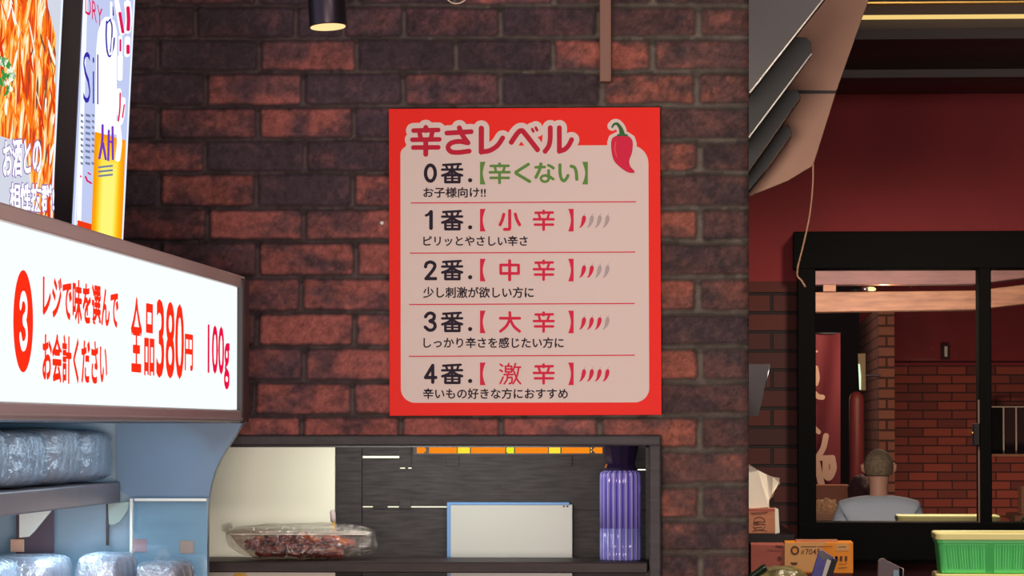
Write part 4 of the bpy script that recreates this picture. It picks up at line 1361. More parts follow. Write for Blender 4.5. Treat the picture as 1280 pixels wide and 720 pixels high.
for i in range(3):
    onL(kg, [(121.5, 208+i*5.5), (140, 206+i*5.5), (140, 208.4+i*5.5), (121.5, 210.4+i*5.5)], [[0, 1, 2, 3]], 2)
onL(kvv, *strokes2d([(S2([(190, 30), (188, 120), (172, 215)], 85, 150, 4.5), 1.5, 1), (S2([(192, 130), (208, 220)], 85, 150, 4.5), 1.4, 0), (S2([(225, 60), (222, 225)], 85, 150, 4.5), 1.4, 0), (S2([(246, 40), (248, 220)], 85, 150, 4.5), 1.4, 0), (S2([(232, 120), (246, 130)], 85, 150, 4.5), 1.2, 0)]), 2)
onL(km, *strokes2d([([(99.5, 220), (100.3, 221)], .9, 0), ([(106, 221), (108, 226), (113, 229)], 1.1, 0), ([(109, 216), (112, 218)], .9, 0)]), 2)
k.build('white_strokes', E['foam'], l2); kb.build('blue_lettering', E['blue'], l2); km.build('red_lettering', E['mag'], l2); kg.build('small_print', E['grey'], l2); kvv.build('violet_lettering', E['violet'], l2)

# ------------------------------------------------------------------ right side: hood, window wall
hd = empty('louvre_hood', P(980, 262, 11.3), 'brown hood with dark slanting slats hanging right of the brick pillar', 'hood')
MB().prism([P(x, y, 11.3) for x, y in [(1096.5, -30), (1085.7, 0), (1045.5, 114), (1016.5, 207), (985, 226), (925, 250), (925, -30)]], (0, .03, 0), .002).build('side_panel', M['hood_brown'], hd)
MB().prism([P(x, y, 11.296) for x, y in [(980, 112.5), (1045, 113.2), (1044, 116.8), (978, 117)]], (0, .004, 0)).build('seam', M['hood_dark'], hd)
slats = [(10.6, [(1052, -30), (938, 115), (925, 132), (925, -30)], [(1052, -30), (937, 116)], 'hood_grey', .0024),
         (10.82, [(996, 46), (1008, 47), (1013.5, 53), (1014.3, 67), (934, 174), (925, 186), (925, 100)], [(1014.6, 67), (934.5, 174)], 'hood_dark', .0024),
         (11.02, [(970, 112), (997, 113), (1001, 121), (936, 214), (925, 229), (925, 150)], [(1001, 121), (936, 214)], 'hood_dark', .0011),
         (11.16, [(960, 164), (976, 157), (987, 158), (989.5, 168), (957, 213), (925, 252), (925, 195)], [(989.5, 168), (956, 214.5)], 'hood_dark', .0011)]
for (Y, pl_, ed, mm, rw) in slats:
    s_ = MB().prism([P(x, y, Y) for x, y in pl_], (0, .12, 0), .001).build('slat', M[mm], hd)
    MB().tube([P(*ed[0], Y-.003), P(*ed[1], Y-.003)], rw, 8).build('edge_trim', M['pale_trim'] if rw > .0012 else M['brown_paint'], s_)
MB().box(-.35, -.3, 10.9, 11.3, float(P(930, 0, 11)[2]), 3.3).build('hanger', M['hood_dark'], hd)
MB().box(float(P(960, 0, 11.3)[0]), float(P(985, 0, 11.3)[0]), 11.305, 11.325, float(P(960, -29, 11.3)[2]), 3.3).build('hanger', M['hood_dark'], hd)
b = MB().tube(catmull([P(1016.5, 204, 11.29), P(1016, 232, 11.29), P(1012, 270, 11.29), P(1004.5, 305, 11.29), P(997.5, 333, 11.29), P(997, 345, 11.29), P(1002, 351, 11.29), P(1007, 359, 11.29)], 5), .0028, 8)
tag(b.build('hanging_cable', M['cable_tan']), 'tan cable dangling from the hood past the black window corner', 'cable')
# dark flap
fl = empty('black_flap', P(945, 520, 10.2), 'black tilted flap with a pale edge just right of the brick pillar', 'flap')
MB().prism([P(x, y, 10.2) for x, y in [(963, 455), (948, 520), (922, 520), (922, 455)]], (0, .012, 0)).build('flap_board', M['hood_grey'], fl)
MB().tube([P(963, 455, 10.197), P(955, 490, 10.197)], .0011, 8).build('pale_edge', M['steel'], fl)
MB().box(-.04, float(P(926, 480, 10.2)[0]), 8.4, 10.205, float(P(926, 500, 10.2)[2]), float(P(926, 480, 10.2)[2])).build('arm', M['black_metal'], fl)

YF = 13.8
zw = lambda py, Y=YF: ZC+(535-py)/F*Y
xw = lambda px, Y=YF: (px-923)/F*Y
M['brick_far'] = brick_mat('far_brick', (98, 48, 46), (62, 42, 46), (44, 35, 38), .0715, .235, msize=.007)
b = MB(); b.box(-1.6, 4.2, YF, YF+.1, zw(290), 3.3); b.box(-1.6, xw(1000), YF, YF+.1, zw(352), zw(290)); 
struct(b, 'wall_far', M['red_wall'], 'dark red painted wall above the black window')
b = MB(); b.box(-1.6, xw(1000), YF, YF+.1, 0, zw(352)); b.box(xw(1000), 4.2, YF, YF+.1, 0, zw(690)); b.box(xw(1430), 4.2, YF, YF+.1, zw(690), zw(290))
struct(b, 'wall_far_brick', M['brick_far'], 'dark brick lower part of the wall around the black window')
# window
b = MB()
yF0, yF1 = 13.66, 13.86
b.box(xw(992, yF0), xw(1440), yF0, yF1, zw(336.5, yF0), zw(290, yF0), .003)
b.box(xw(997, yF0), xw(1019.5, yF0), yF0, yF1, zw(700, yF0), zw(336, yF0), .003)
b.box(xw(997, yF0), xw(1440), yF0-.03, yF1, zw(699, yF0), zw(652, yF0), .003)
b.box(xw(1222, yF0), xw(1237, yF0), yF0, yF1, zw(653, yF0), zw(336, yF0), .003)
b.box(xw(1420), xw(1440), yF0, yF1, zw(652, yF0), zw(336, yF0), .003)
win = struct(b, 'window_1', M['black'], 'black framed interior window looking into the next room')
b = MB(); b.box(xw(1220, yF0), xw(1222, yF0), yF0+.002, yF0+.03, zw(652, yF0), zw(500, yF0)); b.build('pale_bead', M['brown_paint'], win)
lt = MB(); lt.box(xw(1213.5, yF0), xw(1222, yF0), yF0-.02, yF0+.03, zw(557, yF0), zw(529, yF0), .003); lt = lt.build('latch', M['black_metal'], win)
MB().lathe([(.0075, 0), (.0075, .01), (.003, .014)], P(1215.5, 541, yF0-.02), 14, axis=(0, -1, 0)).build('latch_knob', M['brass'], lt)
for (a, c) in ((1019, 1222), (1237, 1421)):
    b = MB(); b.box(xw(a, yF0), xw(c, yF0), 13.74, 13.746, zw(653, yF0), zw(336, yF0)); b.build('pane', M['glass'], win)

# bulkhead moulding above
b = MB()
pr = [(13.05, 3.3), (13.05, zw(38, 13.05)), (12.98, zw(38, 12.98)), (12.98, zw(50, 12.98)), (13.02, zw(53, 13.02)), (13.10, zw(60, 13.1)), (13.22, zw(75, 13.22)), (13.30, zw(88, 13.3)), (13.30, zw(98, 13.3)), (13.36, zw(105, 13.36)), (13.8, zw(105, 13.36)), (13.8, 3.3)]
b.prism([Vector((-1.5, y, z)) for y, z in pr], (5.6, 0, 0))
struct(b, 'trim_2', M['brown_dark'], 'dark brown moulded bulkhead above the red wall')
lsx0, lsx1 = xw(1070, 13.0), xw(1420, 13.0)
b = MB(); b.box(lsx0, lsx1, 13.0, 13.052, zw(23.2, 13.0), zw(19.6, 13.0)); 
tag(b.build('light_strip', E['strip']), 'thin glowing golden light strip along the dark bulkhead at upper right', 'light strip')
b = MB(); b.box(lsx0, lsx1, 13.0, 13.052, zw(5, 13.0), zw(3, 13.0))
tag(b.build('brass_rail', M['brass']), 'thin brass rail above the golden light strip at the top picture edge', 'rail')

# ledge with tissue box
zl = zw(667, 12.6)
b = MB()
lp = [(-.5, 12.6), (xw(993, 12.6), 12.6), (xw(977, 13.75), 13.79), (-.5, 13.79)]
b.prism([Vector((x, y, zl)) for x, y in lp], (0, 0, -.033), .002)
b.box(-.45, -.05, 13.0, 13.79, zl-.25, zl-.033); b.box(-.45, -.05, 12.9, 12.95, 0, zl-.033)
tag(b.build('wall_ledge', M['black_metal']), 'black ledge behind the brick pillar carrying the tissue box', 'ledge')
tb = empty('tissue_box', (xw(953, 12.66), 12.7, zl), 'brown cardboard tissue box with a burger drawing on the black ledge', 'tissue box')
yt = 12.64
b = MB(); b.box(xw(933, yt), xw(968.5, yt), yt, yt+.11, zl+.0005, zw(635, yt), .002); b.build('box', M['cardboard'], tb)
b = MB(); b.box(xw(933.5, yt), xw(968.3, yt), yt-.0006, yt, zw(638.5, yt), zw(635.6, yt)); b.build('red_band', M['carton_pink'], tb)
b = MB(); b.prism([P(x, y, yt+.0) for x, y in [(968.7, 635), (973, 637), (974.5, 666), (969, 667)]], (0, .1, 0)); b.build('clear_wrap', M['pale_edge'], tb)
k = MB()
T = lambda l: [(920+x/3.6, 520+y/3.6) for x, y in l]
onto(k, *strokes2d([(T([(80, 478), (86, 462), (105, 455), (124, 462), (131, 478)]), .45, 1), (T([(80, 478), (105, 475), (131, 478)]), .45, 1), (T([(78, 485), (95, 490), (112, 485), (133, 490)]), .5, 1),
                    (T([(78, 498), (90, 512), (120, 510), (130, 498)]), .45, 1), (T([(84, 503), (118, 500)]), .4, 0), (T([(75, 518), (100, 514), (138, 517)]), .4, 1), (T([(82, 480), (100, 482)]), .9, 0), (T([(65, 437), (145, 432)]), .35, 0), (T([(70, 443), (138, 439)]), .3, 0)]), yt-.001)
k.build('burger_drawing', M['print_brown'], tb)
# tissue
ts = [(932, 636), (931, 577), (937, 580.5), (948, 588), (958, 593), (966, 596), (974.5, 597.5), (973.5, 603), (970, 611), (965, 618), (961.5, 625), (960.5, 634)]
b = MB()
n = len(ts); vv = []
for kf, dy in ((0, 0.0), (1, .012), (2, .03)):
    for i, (x, y) in enumerate(ts):
        vv.append(P(x+(.8*kf if i % 2 else -.8*kf), y+1.2*kf, yt+.03+dy+.01*math.sin(i*2.1)))
ff = [list(range(n)), [2*n+i for i in range(n)][::-1]]
for kf in range(2):
    for i in range(n): ff.append([kf*n+i, kf*n+(i+1) % n, (kf+1)*n+(i+1) % n, (kf+1)*n+i])
b.add(vv, ff)
b.build('tissue', M['tissue'], tb)

# counter (below the picture edge) and the goods on it
zc_ = ZC-.625
ct = empty('service_counter', (1.0, 12.6, 0), 'dark service counter under the black window', 'counter')
MB().box(.06, 3.2, 11.7, 13.65, zc_-.04, zc_, .003).build('counter_top', M['brown_dark'], ct)
MB().box(.1, 3.15, 11.75, 13.62, 0, zc_-.04).build('cabinet', M['carton_dark'], ct)
Yb = 12.35
zt_ = zw(715.5, Yb)
dk = MB(); dk.box(xw(985, Yb), xw(1064, Yb), Yb, Yb+.25, zc_+.0005, zt_-.0005, .002)
tag(dk.build('carton', M['carton_dark']), 'dark red carton under the orange carton on the counter', 'carton', 'cartons on the counter')
ob = empty('carton', (xw(1025, Yb), Yb+.1, zt_), 'orange and tan carton printed #7045 below the black window', 'carton', 'cartons on the counter')
xa, xm, xb = xw(980.5, Yb), xw(1020, Yb), xw(1065, Yb)
b = MB(); b.box(xa, xb, Yb, Yb+.2, zt_, zw(677, Yb), .002); b.build('box', M['carton_orange'], ob)
b = MB(); b.prism([P(x, y, Yb-.0008) for x, y in [(980.8, 678.5), (1032, 677.5), (1019, 714.5), (980.8, 714.5)]], (0, .0008, 0)); b.build('tan_print', M['carton_tan'], ob)
b = MB(); b.prism([P(x, y, Yb-.0008) for x, y in [(1045, 679.5), (1061, 679.5), (1061, 688.5), (1045, 688.5)]], (0, .0008, 0)); b.build('pale_label', M['carton_tan'], ob)
b = MB(); b.box(xw(994, Yb), xw(1046, Yb), Yb+.02, Yb+.12, zw(677, Yb), zw(674.6, Yb)); b.build('lid_flap', M['cardboard'], ob)
k = MB()
TB = lambda l: [(935+x/9.846, 670+y/9.846) for x, y in l]
onto(k, *strokes2d([(TB([(577+42*math.cos(a*math.pi/10), 178+45*math.sin(a*math.pi/10)) for a in range(21)]), 1.15, 0)]), Yb-.0016)
v, f = text2d('7045', .006)
if len(v): onto(k, fit(v, 1006.6, 1024.8, 686.2, 693.2), f, Yb-.0016)
onto(k, *strokes2d([([(1003.0, 687.2), (1001.9, 692.6)], .28, 0), ([(1004.9, 687.2), (1003.8, 692.6)], .28, 0), ([(1001.4, 689), (1005.5, 689)], .26, 0), ([(1001.1, 691), (1005.2, 691)], .26, 0)], cell=.08), Yb-.0018)
onto(k, *strokes2d([(TB([(655, 132), (840, 130)]), .45, 0), (TB([(860, 130), (1035, 130)]), .4, 0), (TB([(530, 335), (600, 335)]), 1.0, 0), (TB([(545, 350), (598, 350)]), .7, 0), (TB([(1105, 135), (1205, 133)]), .35, 0),
                    (TB([(1080, 265), (1095, 290)]), 1.6, 0), (TB([(1115, 350), (1215, 345)]), .3, 0), (TB([(1115, 395), (1215, 390)]), .5, 0)]), Yb-.0016)
for x in (1072, 1130, 1190):
    a, c = TB([(x, 248)])[0], TB([(x+32, 308)])[0]
    onto(k, [(a[0], a[1]), (c[0], a[1]), (c[0], c[1]), (a[0], c[1])], [[0, 1, 2, 3]], Yb-.0016)
k.build('printing', M['print_brown'], ob)
k = MB(); onto(k, *strokes2d([(TB([(577, 178), (578, 178)]), 2.2, 0)]), Yb-.0012); k.build('logo_centre', M['carton_orange'], ob)
pc = MB(); pc.box(xw(938, 12.36), xw(980, 12.36), 12.36, 12.6, zc_+.0005, zw(680, 12.36), .002)
pco = pc.build('carton', M['carton_pink']); tag(pco, 'faded reddish carton left of the orange carton', 'carton', 'cartons on the counter')
k = MB(); onto(k, *strokes2d([(TB([(235, 175), (420, 185)]), .4, 0), (TB([(385, 275), (388, 280)]), 2.6, 0), (TB([(350, 130), (420, 135)]), 1.4, 0)]), 12.359); k.build('printing', M['print_brown'], pco)

# olive bag
yo = 12.16
ov = empty('snack_bag', (xw(975, yo), yo, zc_), 'olive green shiny bag at the bottom picture edge before the cartons', 'bag')
bm = bmesh.new(); bmesh.ops.create_uvsphere(bm, u_segments=56, v_segments=28, radius=1)
zt2 = zw(706.5, yo)
for v in bm.verts:
    c = v.co.copy(); f = lambda a, p: math.copysign(abs(a)**p, a)
    q = Vector((f(c.x, .8)*38*yo/F, f(c.y, .7)*.09, f(c.z, .75)*(zt2-zc_)/2))
    q *= 1+.07*mnoise.noise(c*5)
    q.z = max(q.z, -(zt2-zc_)/2)
    v.co = q+Vector((xw(975, yo), yo, (zt2+zc_)/2))
MB().bm(bm, 0, True).build('bag', M['olive'], ov)
b = MB(); b.tube(catmull([P(938, 722, yo-.05), P(947, 716, yo-.05), P(954, 710.5, yo-.05), P(958, 709, yo-.05)], 4), [.012]*13, 8); b.build('dark_seam', M['dark_green'], ov)
# violet pack
yv = 11.92
vp = empty('slim_pack', (xw(1020, yv), yv+.03, zc_), 'slanting violet pack with a white stripe in front of the orange carton', 'pack')
TC = lambda l: [(1000+x/9.143, 670+y/9.143) for x, y in l]
MB().prism([P(x, y, yv) for x, y in TC([(100, 560), (205, 215), (225, 172), (260, 168), (365, 235), (430, 272), (340, 560)]) + [(1024, 764), (1001, 764)]], (0, .05, 0), .002).build('pack', M['violet'], vp)
MB().prism([P(x, y, yv-.0012) for x, y in TC([(235, 520), (310, 260), (358, 285), (275, 520)])], (0, .0012, 0)).build('white_stripe', M['white_card'], vp)
MB().prism([P(x, y, yv-.0012) for x, y in TC([(280, 520), (362, 262), (426, 278), (345, 520)])], (0, .0011, 0)).build('dark_side', M['grey_wrap'] if False else M['black_metal'], vp)
MB().tube([P(*TC([(368, 240)])[0], yv), P(*TC([(425, 268)])[0], yv)], .0016, 8).build('gold_edge', M['brass'], vp)
MB().prism([P(x, y, yv-.001) for x, y in TC([(215, 205), (228, 176), (258, 172), (360, 240), (345, 290), (300, 255), (270, 300)])], (0, .001, 0)).build('dark_top', M['cap'], vp)
# grey pack
yg = 12.1
gp = empty('wrapped_pack', (xw(1113, yg), yg+.03, zc_), 'grey violet wrapped pack on the counter left of the green crates', 'pack')
TD = lambda l: [(1085+x/13.47, 680+y/13.47) for x, y in l]
MB().prism([P(x, y, yg) for x, y in TD([(165, 540), (175, 290), (215, 250), (280, 248), (330, 285), (540, 385), (600, 420), (605, 540)]) + [(1130, 764), (1097, 764)]], (0, .06, 0), .002).build('wrapper', M['grey_wrap'], gp)
MB().prism([P(x, y, yg-.001) for x, y in TD([(430, 560), (428, 440), (520, 440), (520, 560)])], (0, .001, 0)).build('blue_label', M['pale_blue'], gp)
MB().prism([P(x, y, yg-.001) for x, y in TD([(527, 560), (527, 400), (578, 412), (578, 560)])], (0, .001, 0)).build('dark_gap', M['black'], gp)
MB().tube([P(*p, yg-.002) for p in TD([(575, 405), (596, 425), (592, 540)])], .0013, 8).build('pale_edge', M['white_card'], gp)


# green crates
def crate(x0, x1, y0, y1, z0, z1, label):
    t = empty('plastic_crate', ((x0+x1)/2, (y0+y1)/2, z0), label, 'crate', 'green plastic crates with cream lids')
    lid = .026
    zl_ = z1-lid
    cx, cy, hx, hy = (x0+x1)/2, (y0+y1)/2, (x1-x0)/2, (y1-y0)/2
    b = MB()
    loft(b, [rrect(cx, cy, hx*.90, hy*.9, .02, z0+.001), rrect(cx, cy, hx*.915, hy*.915, .024, z0+.006), rrect(cx, cy, hx*.955, hy*.955, .026, zl_-.012), rrect(cx, cy, hx*.975, hy*.975, .026, zl_-.010), rrect(cx, cy, hx*.975, hy*.975, .026, zl_)], cap1=True, smooth=False)
    b.build('tub', M['crate'], t)
    n = 40
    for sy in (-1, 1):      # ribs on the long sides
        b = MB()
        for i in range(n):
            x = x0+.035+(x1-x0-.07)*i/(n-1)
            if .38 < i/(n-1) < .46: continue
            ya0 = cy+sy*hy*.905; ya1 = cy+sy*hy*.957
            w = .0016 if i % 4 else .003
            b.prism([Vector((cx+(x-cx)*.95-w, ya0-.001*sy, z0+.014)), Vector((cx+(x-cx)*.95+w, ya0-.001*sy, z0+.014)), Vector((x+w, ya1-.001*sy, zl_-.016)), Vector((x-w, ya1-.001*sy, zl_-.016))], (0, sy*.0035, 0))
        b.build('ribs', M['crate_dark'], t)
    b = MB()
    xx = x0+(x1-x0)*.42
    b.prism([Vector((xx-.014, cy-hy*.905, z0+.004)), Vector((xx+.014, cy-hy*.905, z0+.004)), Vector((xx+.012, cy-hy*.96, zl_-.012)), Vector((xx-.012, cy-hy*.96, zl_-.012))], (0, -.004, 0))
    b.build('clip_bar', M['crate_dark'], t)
    b = MB()
    loft(b, [rrect(cx, cy, hx*.985, hy*.985, .028, zl_+.0005), rrect(cx, cy, hx, hy, .03, zl_+.003), rrect(cx, cy, hx, hy, .03, z1-.006), rrect(cx, cy, hx*.985, hy*.985, .028, z1-.001), rrect(cx, cy, hx*.94, hy*.93, .02, z1-.001), rrect(cx, cy, hx*.93, hy*.92, .02, z1-.003)], cap1=True, smooth=False)
    b.build('lid', M['lid'], t)
    return t


Yc = 12.3
x0, x1 = xw(1167, Yc), xw(1327, Yc)
ztop = zw(662.5, 12.5)
zmid = zw(715.5, Yc)
crate(x0, x1, Yc, Yc+.30, zc_+.0005, zmid, 'lower green crate under the topmost one at the lower right corner')
crate(x0, x1, Yc, Yc+.30, zmid+.0003, ztop, 'topmost green crate with a cream lid at the lower right corner')
zt3 = zw(643, 15.4)
ic = empty('inner_counter', (1.1, 15.45, 0), 'dark counter just behind the window glass', 'counter')
MB().box(.35, 2.2, 15.1, 15.9, zc_-.03, zc_, .002).build('counter_top', M['brown_dark'], ic)
MB().box(.4, 2.15, 15.15, 15.85, 0, zc_-.03).build('cabinet', M['carton_dark'], ic)
crate(xw(1120, 15.3), xw(1247.5, 15.3), 15.3, 15.6, zt3-.20, zt3, 'green crate with a cream lid standing in for a reflection in the window')  # mirror image of the front crate, modelled as a second crate
MB().box(xw(1122, 15.3), xw(1245, 15.3), 15.31, 15.59, zc_+.0005, zt3-.2005).build('spacer_tmp', M['carton_dark'])
o = C.objects['spacer_tmp']; o.name = 'carton'; tag(o, 'dark carton under the green crate behind the window glass', 'carton', 'cartons behind the window')

# ------------------------------------------------------------------ the room behind the window
M['brick_in'] = brick_mat('inner_brick', (168, 78, 62), (104, 52, 48), (74, 40, 38), .0715, .235, msize=.006)
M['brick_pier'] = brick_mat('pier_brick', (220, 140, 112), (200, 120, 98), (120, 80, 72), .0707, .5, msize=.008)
M['brick_side'] = brick_mat('pier_side_brick_shaded', (150, 100, 88), (128, 84, 78), (104, 74, 68), .0707, .235, axis='YZ', msize=.007)  # same pier brick, the side's shade put into darker colours
YI = 30.0
xi = lambda px: xw(px, YI)
zi = lambda py: zw(py, YI)
b = MB(); b.box(.9, 4.2, YI, YI+.1, zi(455), 3.3); b.box(.9, 4.2, YI-.03, YI, zi(457.5), zi(454))
struct(b, 'wall_inner_red', M['red_wall'], 'red upper wall of the room behind the window')
b = MB(); b.box(.9, 4.2, YI, YI+.1, 0, zi(455)); struct(b, 'wall_inner_brick', M['brick_in'], 'brick lower wall of the room behind the window')
b = MB(); b.box(-1.6, .95, 29.0, 29.1, 0, 3.3); struct(b, 'wall_inner_dark', mat('dark_inner_paint', (48, 36, 42), .8), 'dark wall behind the red banner')
xp0, xp1 = xw(1097.5, 25.0), xw(1117, 25.0)
b = MB(); b.box(xp0, xp1, 25.0, 25.001, 0, zw(385, 25)); b.box(xp0, xp1, 25.001, 29.0, 0, zw(385, 25), mi=1)
struct(b, 'wall_inner_pier', [M['brick_pier'], M['brick_side']], 'pale brick pier behind the seated person')
# beams
bmn = empty('timber_beam', P(1120, 390, 18), 'lit pale timber beam with the small lamp on it behind the window', 'beam', 'beams behind the window')
MB().prism([P(x, y, 18.0) for x, y in [(985, 365.5), (1218, 363), (1330, 350), (1330, 374), (1218, 387), (985, 390.5)]], (0, .2, 0), .004).build('beam', M['beam'], bmn)
MB().prism([P(x, y, 18.02) for x, y in [(1029, 355.5), (1045, 355.5), (1045, 365.2), (1029, 365.2)]], (0, .12, 0), .002).build('spacer_block', M['beam'], bmn)
b = MB().prism([P(x, y, 18.0) for x, y in [(985, 333), (1218, 330), (1330, 318), (1330, 341), (1218, 355), (985, 356)]], (0, .2, 0), .004)
tag(b.build('timber_beam', M['beam_dark']), 'brown upper timber beam directly under the window head', 'beam', 'beams behind the window')
for xx in (985, 1330):
    pass
b = MB(); b.box(xw(983, 18), xw(996, 18), 18.0, 18.2, 0, 3.3, .004); struct(b, 'trim_3', M['beam_dark'], 'timber post carrying the beams, hidden by the window jamb')
b = MB(); b.box(xw(1322, 18), xw(1340, 18), 18.0, 18.2, 0, 3.3, .004); struct(b, 'trim_4', M['beam_dark'], 'timber post carrying the beams beyond the picture edge')
lb = empty('beam_lamp', P(1088, 364, 18.05), 'tiny glowing bulb lamp lying on the lit timber beam', 'lamp')
MB().tube([P(1057, 363.6, 18.05), P(1070, 362.2, 18.05), P(1079, 362, 18.05)], .004, 8).build('cord', M['black_metal'], lb)
MB().tube([P(1078, 361.5, 18.05), P(1085, 361.2, 18.05)], .010, 12).build('socket', M['steel'], lb)
MB().tube([P(1084.5, 361.2, 18.05), P(1087, 361.2, 18.05), P(1092, 361.4, 18.05), P(1095, 361.8, 18.05)], [.008, .0105, .0105, .004], 14).build('bulb', E['warm'], lb)
light('beam_lamp_bulb', 'POINT', tuple(P(1105, 360.5, 18.08)), 1.2, (1, .75, .4), .02)

# banner
bn = empty('banner', P(1034, 606, 22), 'red hanging banner with white brush strokes behind the window', 'banner')
vv = []; ff = []
nx_, nz_ = 10, 20
for j in range(nz_+1):
    for i in range(nx_+1):
        x = 985+65.5*i/nx_; y = 417+188*j/nz_
        vv.append(P(x, y, 22+.012*math.sin(i*1.1+j*.2)))
for j in range(nz_):
    for i in range(nx_): ff.append([j*(nx_+1)+i, j*(nx_+1)+i+1, (j+1)*(nx_+1)+i+1, (j+1)*(nx_+1)+i])
vv2 = [p+np.array([0, .004, 0]) for p in vv]
b = MB(); b.add(vv, [f[::-1] for f in ff], 0, True); b.add(vv2, ff, 0, True); b.build('cloth', M['banner'], bn)
TE = lambda l: [(920+x/3.6, 520+y/3.6) for x, y in l]
TF = lambda l: [(1010+x/7.2, 400+y/7.2) for x, y in l]
k = MB()
onto(k, *strokes2d([(TE([(355, 55), (372, 72)]), 2.8, 0), (TE([(405, 90), (392, 145), (362, 195)]), 3.6, 1), (TE([(365, 190), (435, 188)]), 3.4, 0), (TE([(432, 190), (438, 235), (420, 275), (405, 262), (405, 200)]), 4.2, 1), (TE([(365, 215), (372, 250), (384, 305)]), 4.2, 1),
                    (TF([(72, 430), (85, 520), (72, 575)]), 2.8, 1), (TF([(60, 660), (95, 690), (130, 695)]), 3.2, 1), (TF([(80, 280), (80, 285)]), 1.2, 0)]), 21.97)
k.build('brush_strokes', M['banner_print'], bn)
MB().tube([P(980, 416.5, 22), P(1051, 416.5, 22)], .008, 10).build('rod', M['black_metal'], bn)
MB().tube([P(1000, 416.5, 22), Vector((float(P(1000, 416.5, 22)[0]), 22, 3.3))], .003, 8).build('cord', M['black_metal'], bn)
# red post, lit sign on it
px_ = float(P(1071, 500, 23)[0])
rp = empty('red_post', (px_, 23.05, 0), 'round red post standing left of the brick pier', 'post')
MB().lathe([(.047, 0), (.047, zw(500, 23)), (.040, zw(494, 23)), (.02, zw(490, 23)), (.001, zw(489.5, 23))], (px_, 23.05, 0), 28).build('shaft', M['post_red'], rp)
ls = empty('lit_sign_tube', P(1077, 488, 24.9), 'narrow cream sign with a bright green edge on the brick pier', 'sign')
MB().prism([P(x, y, 24.6) for x, y in [(1072.5, 442), (1082, 441.5), (1082, 448), (1082.3, 488), (1074.5, 488), (1073, 452)]], (0, .05, 0), .003).build('case', mat('cream_sign_case', (226, 196, 150), .6), ls)
MB().prism([P(x, y, 24.597) for x, y in [(1072.8, 455), (1074.5, 455), (1076.2, 470), (1076, 487), (1074.3, 487)]], (0, .003, 0)).build('lit_edge', E['tube'], ls)
MB().box(float(P(1077, 470, 24.6)[0]), xp0+.002, 24.65, 25.05, zw(470.5, 24.7), zw(469, 24.7)).build('bracket', M['black_metal'], ls)

# tables with things
def table(label, x0, x1, y0, y1, z):
    t = empty('table', ((x0+x1)/2, (y0+y1)/2, 0), label, 'table', 'tables behind the window')
    MB().box(x0, x1, y0, y1, z-.04, z, .004).build('table_top', M['beam'], t)
    for sx in (x0+.04, x1-.08):
        for sy in (y0+.04, y1-.08): MB().box(sx, sx+.04, sy, sy+.04, 0, z-.04).build('leg', M['brown_dark'], t)
    return t


ztb = zw(640.5, 20.9)
table('wooden table with a box and paper behind the left side of the window', .18, .80, 20.75, 21.8, ztb)
zt1 = ztb+.0005
b = MB(); b.box(.20, xw(1060, 21.4), 21.3, 21.6, zt1, zw(606, 21.3), .004)
tag(b.build('carton', M['cardboard_b']), 'brown cardboard box under the red banner', 'carton', 'cartons behind the window')
bm = bmesh.new(); bmesh.ops.create_icosphere(bm, subdivisions=4, radius=1)
cx_ = xw(1030, 20.95)
for v in bm.verts:
    c = v.co.copy(); q = Vector((c.x*.075, c.y*.06, max(-.0, c.z*.075+.0)))
    q *= 1+.45*mnoise.noise(c*3.5); q.z = max(0, q.z)
    v.co = q+Vector((cx_, 20.95, zt1))
b = MB().bm(bm, 0, False); tag(b.build('crumpled_paper', M['paper']), 'crumpled tan paper in front of the brown cardboard box', 'paper')
bm = bmesh.new(); bmesh.ops.create_icosphere(bm, subdivisions=4, radius=1)
for v in bm.verts:
    c = v.co.copy(); q = Vector((c.x*.07, c.y*.10, c.z*.11+.1)); q *= 1+.1*mnoise.noise(c*3)
    v.co = Vector((xw(1074, 21.2), 21.2, zt1))+Vector((q.x, q.y, max(0, q.z)))
b = MB().bm(bm, 0, True); bg = b.build('cloth_bag', M['maroon']); tag(bg, 'dark maroon cloth bag left of the seated person', 'bag')

# wall switch, rack
swp = empty('wall_switch', P(1180, 449, 29.95), 'small cream switch in a dark frame on the red wall behind the window', 'switch')
MB().box(xi(1174.5), xi(1185.5), 29.96, 30.0, zi(450), zi(431.5), .003).build('frame', M['maroon'], swp)
MB().box(xi(1178.5), xi(1182.3), 29.95, 29.975, zi(446.5), zi(433.5), .002).build('rocker', M['tissue'], swp)
rk = empty('wall_rack', P(1262, 568, 29.8), 'wall rack with pale uprights on a wooden ledge at the right picture edge', 'rack')
MB().box(xw(1232, 29.7), xw(1330, 29.7), 29.7, 30.0, zw(570.5, 29.7), zw(567, 29.7), .004).build('ledge', M['beam'], rk)
MB().box(xw(1236, 29.8), xw(1250, 29.8), 29.8, 29.98, zw(567, 29.8), zw(509, 29.8)).build('dark_panel', M['black'], rk)
MB().box(xw(1250, 29.95), xw(1330, 29.95), 29.96, 29.99, zw(567, 29.95), zw(509, 29.95)).build('back', M['maroon'], rk)
for px in (1251.5, 1267, 1279.5, 1296):
    MB().box(xw(px-.9, 29.8), xw(px+.9, 29.8), 29.79, 29.81, zw(567, 29.8), zw(508, 29.8)).build('upright', M['cable_pale'], rk)
MB().box(xw(1237, 29.8), xw(1330, 29.8), 29.78, 29.82, zw(509.5, 29.8), zw(508, 29.8)).build('top_rail', M['cable_pale'], rk)


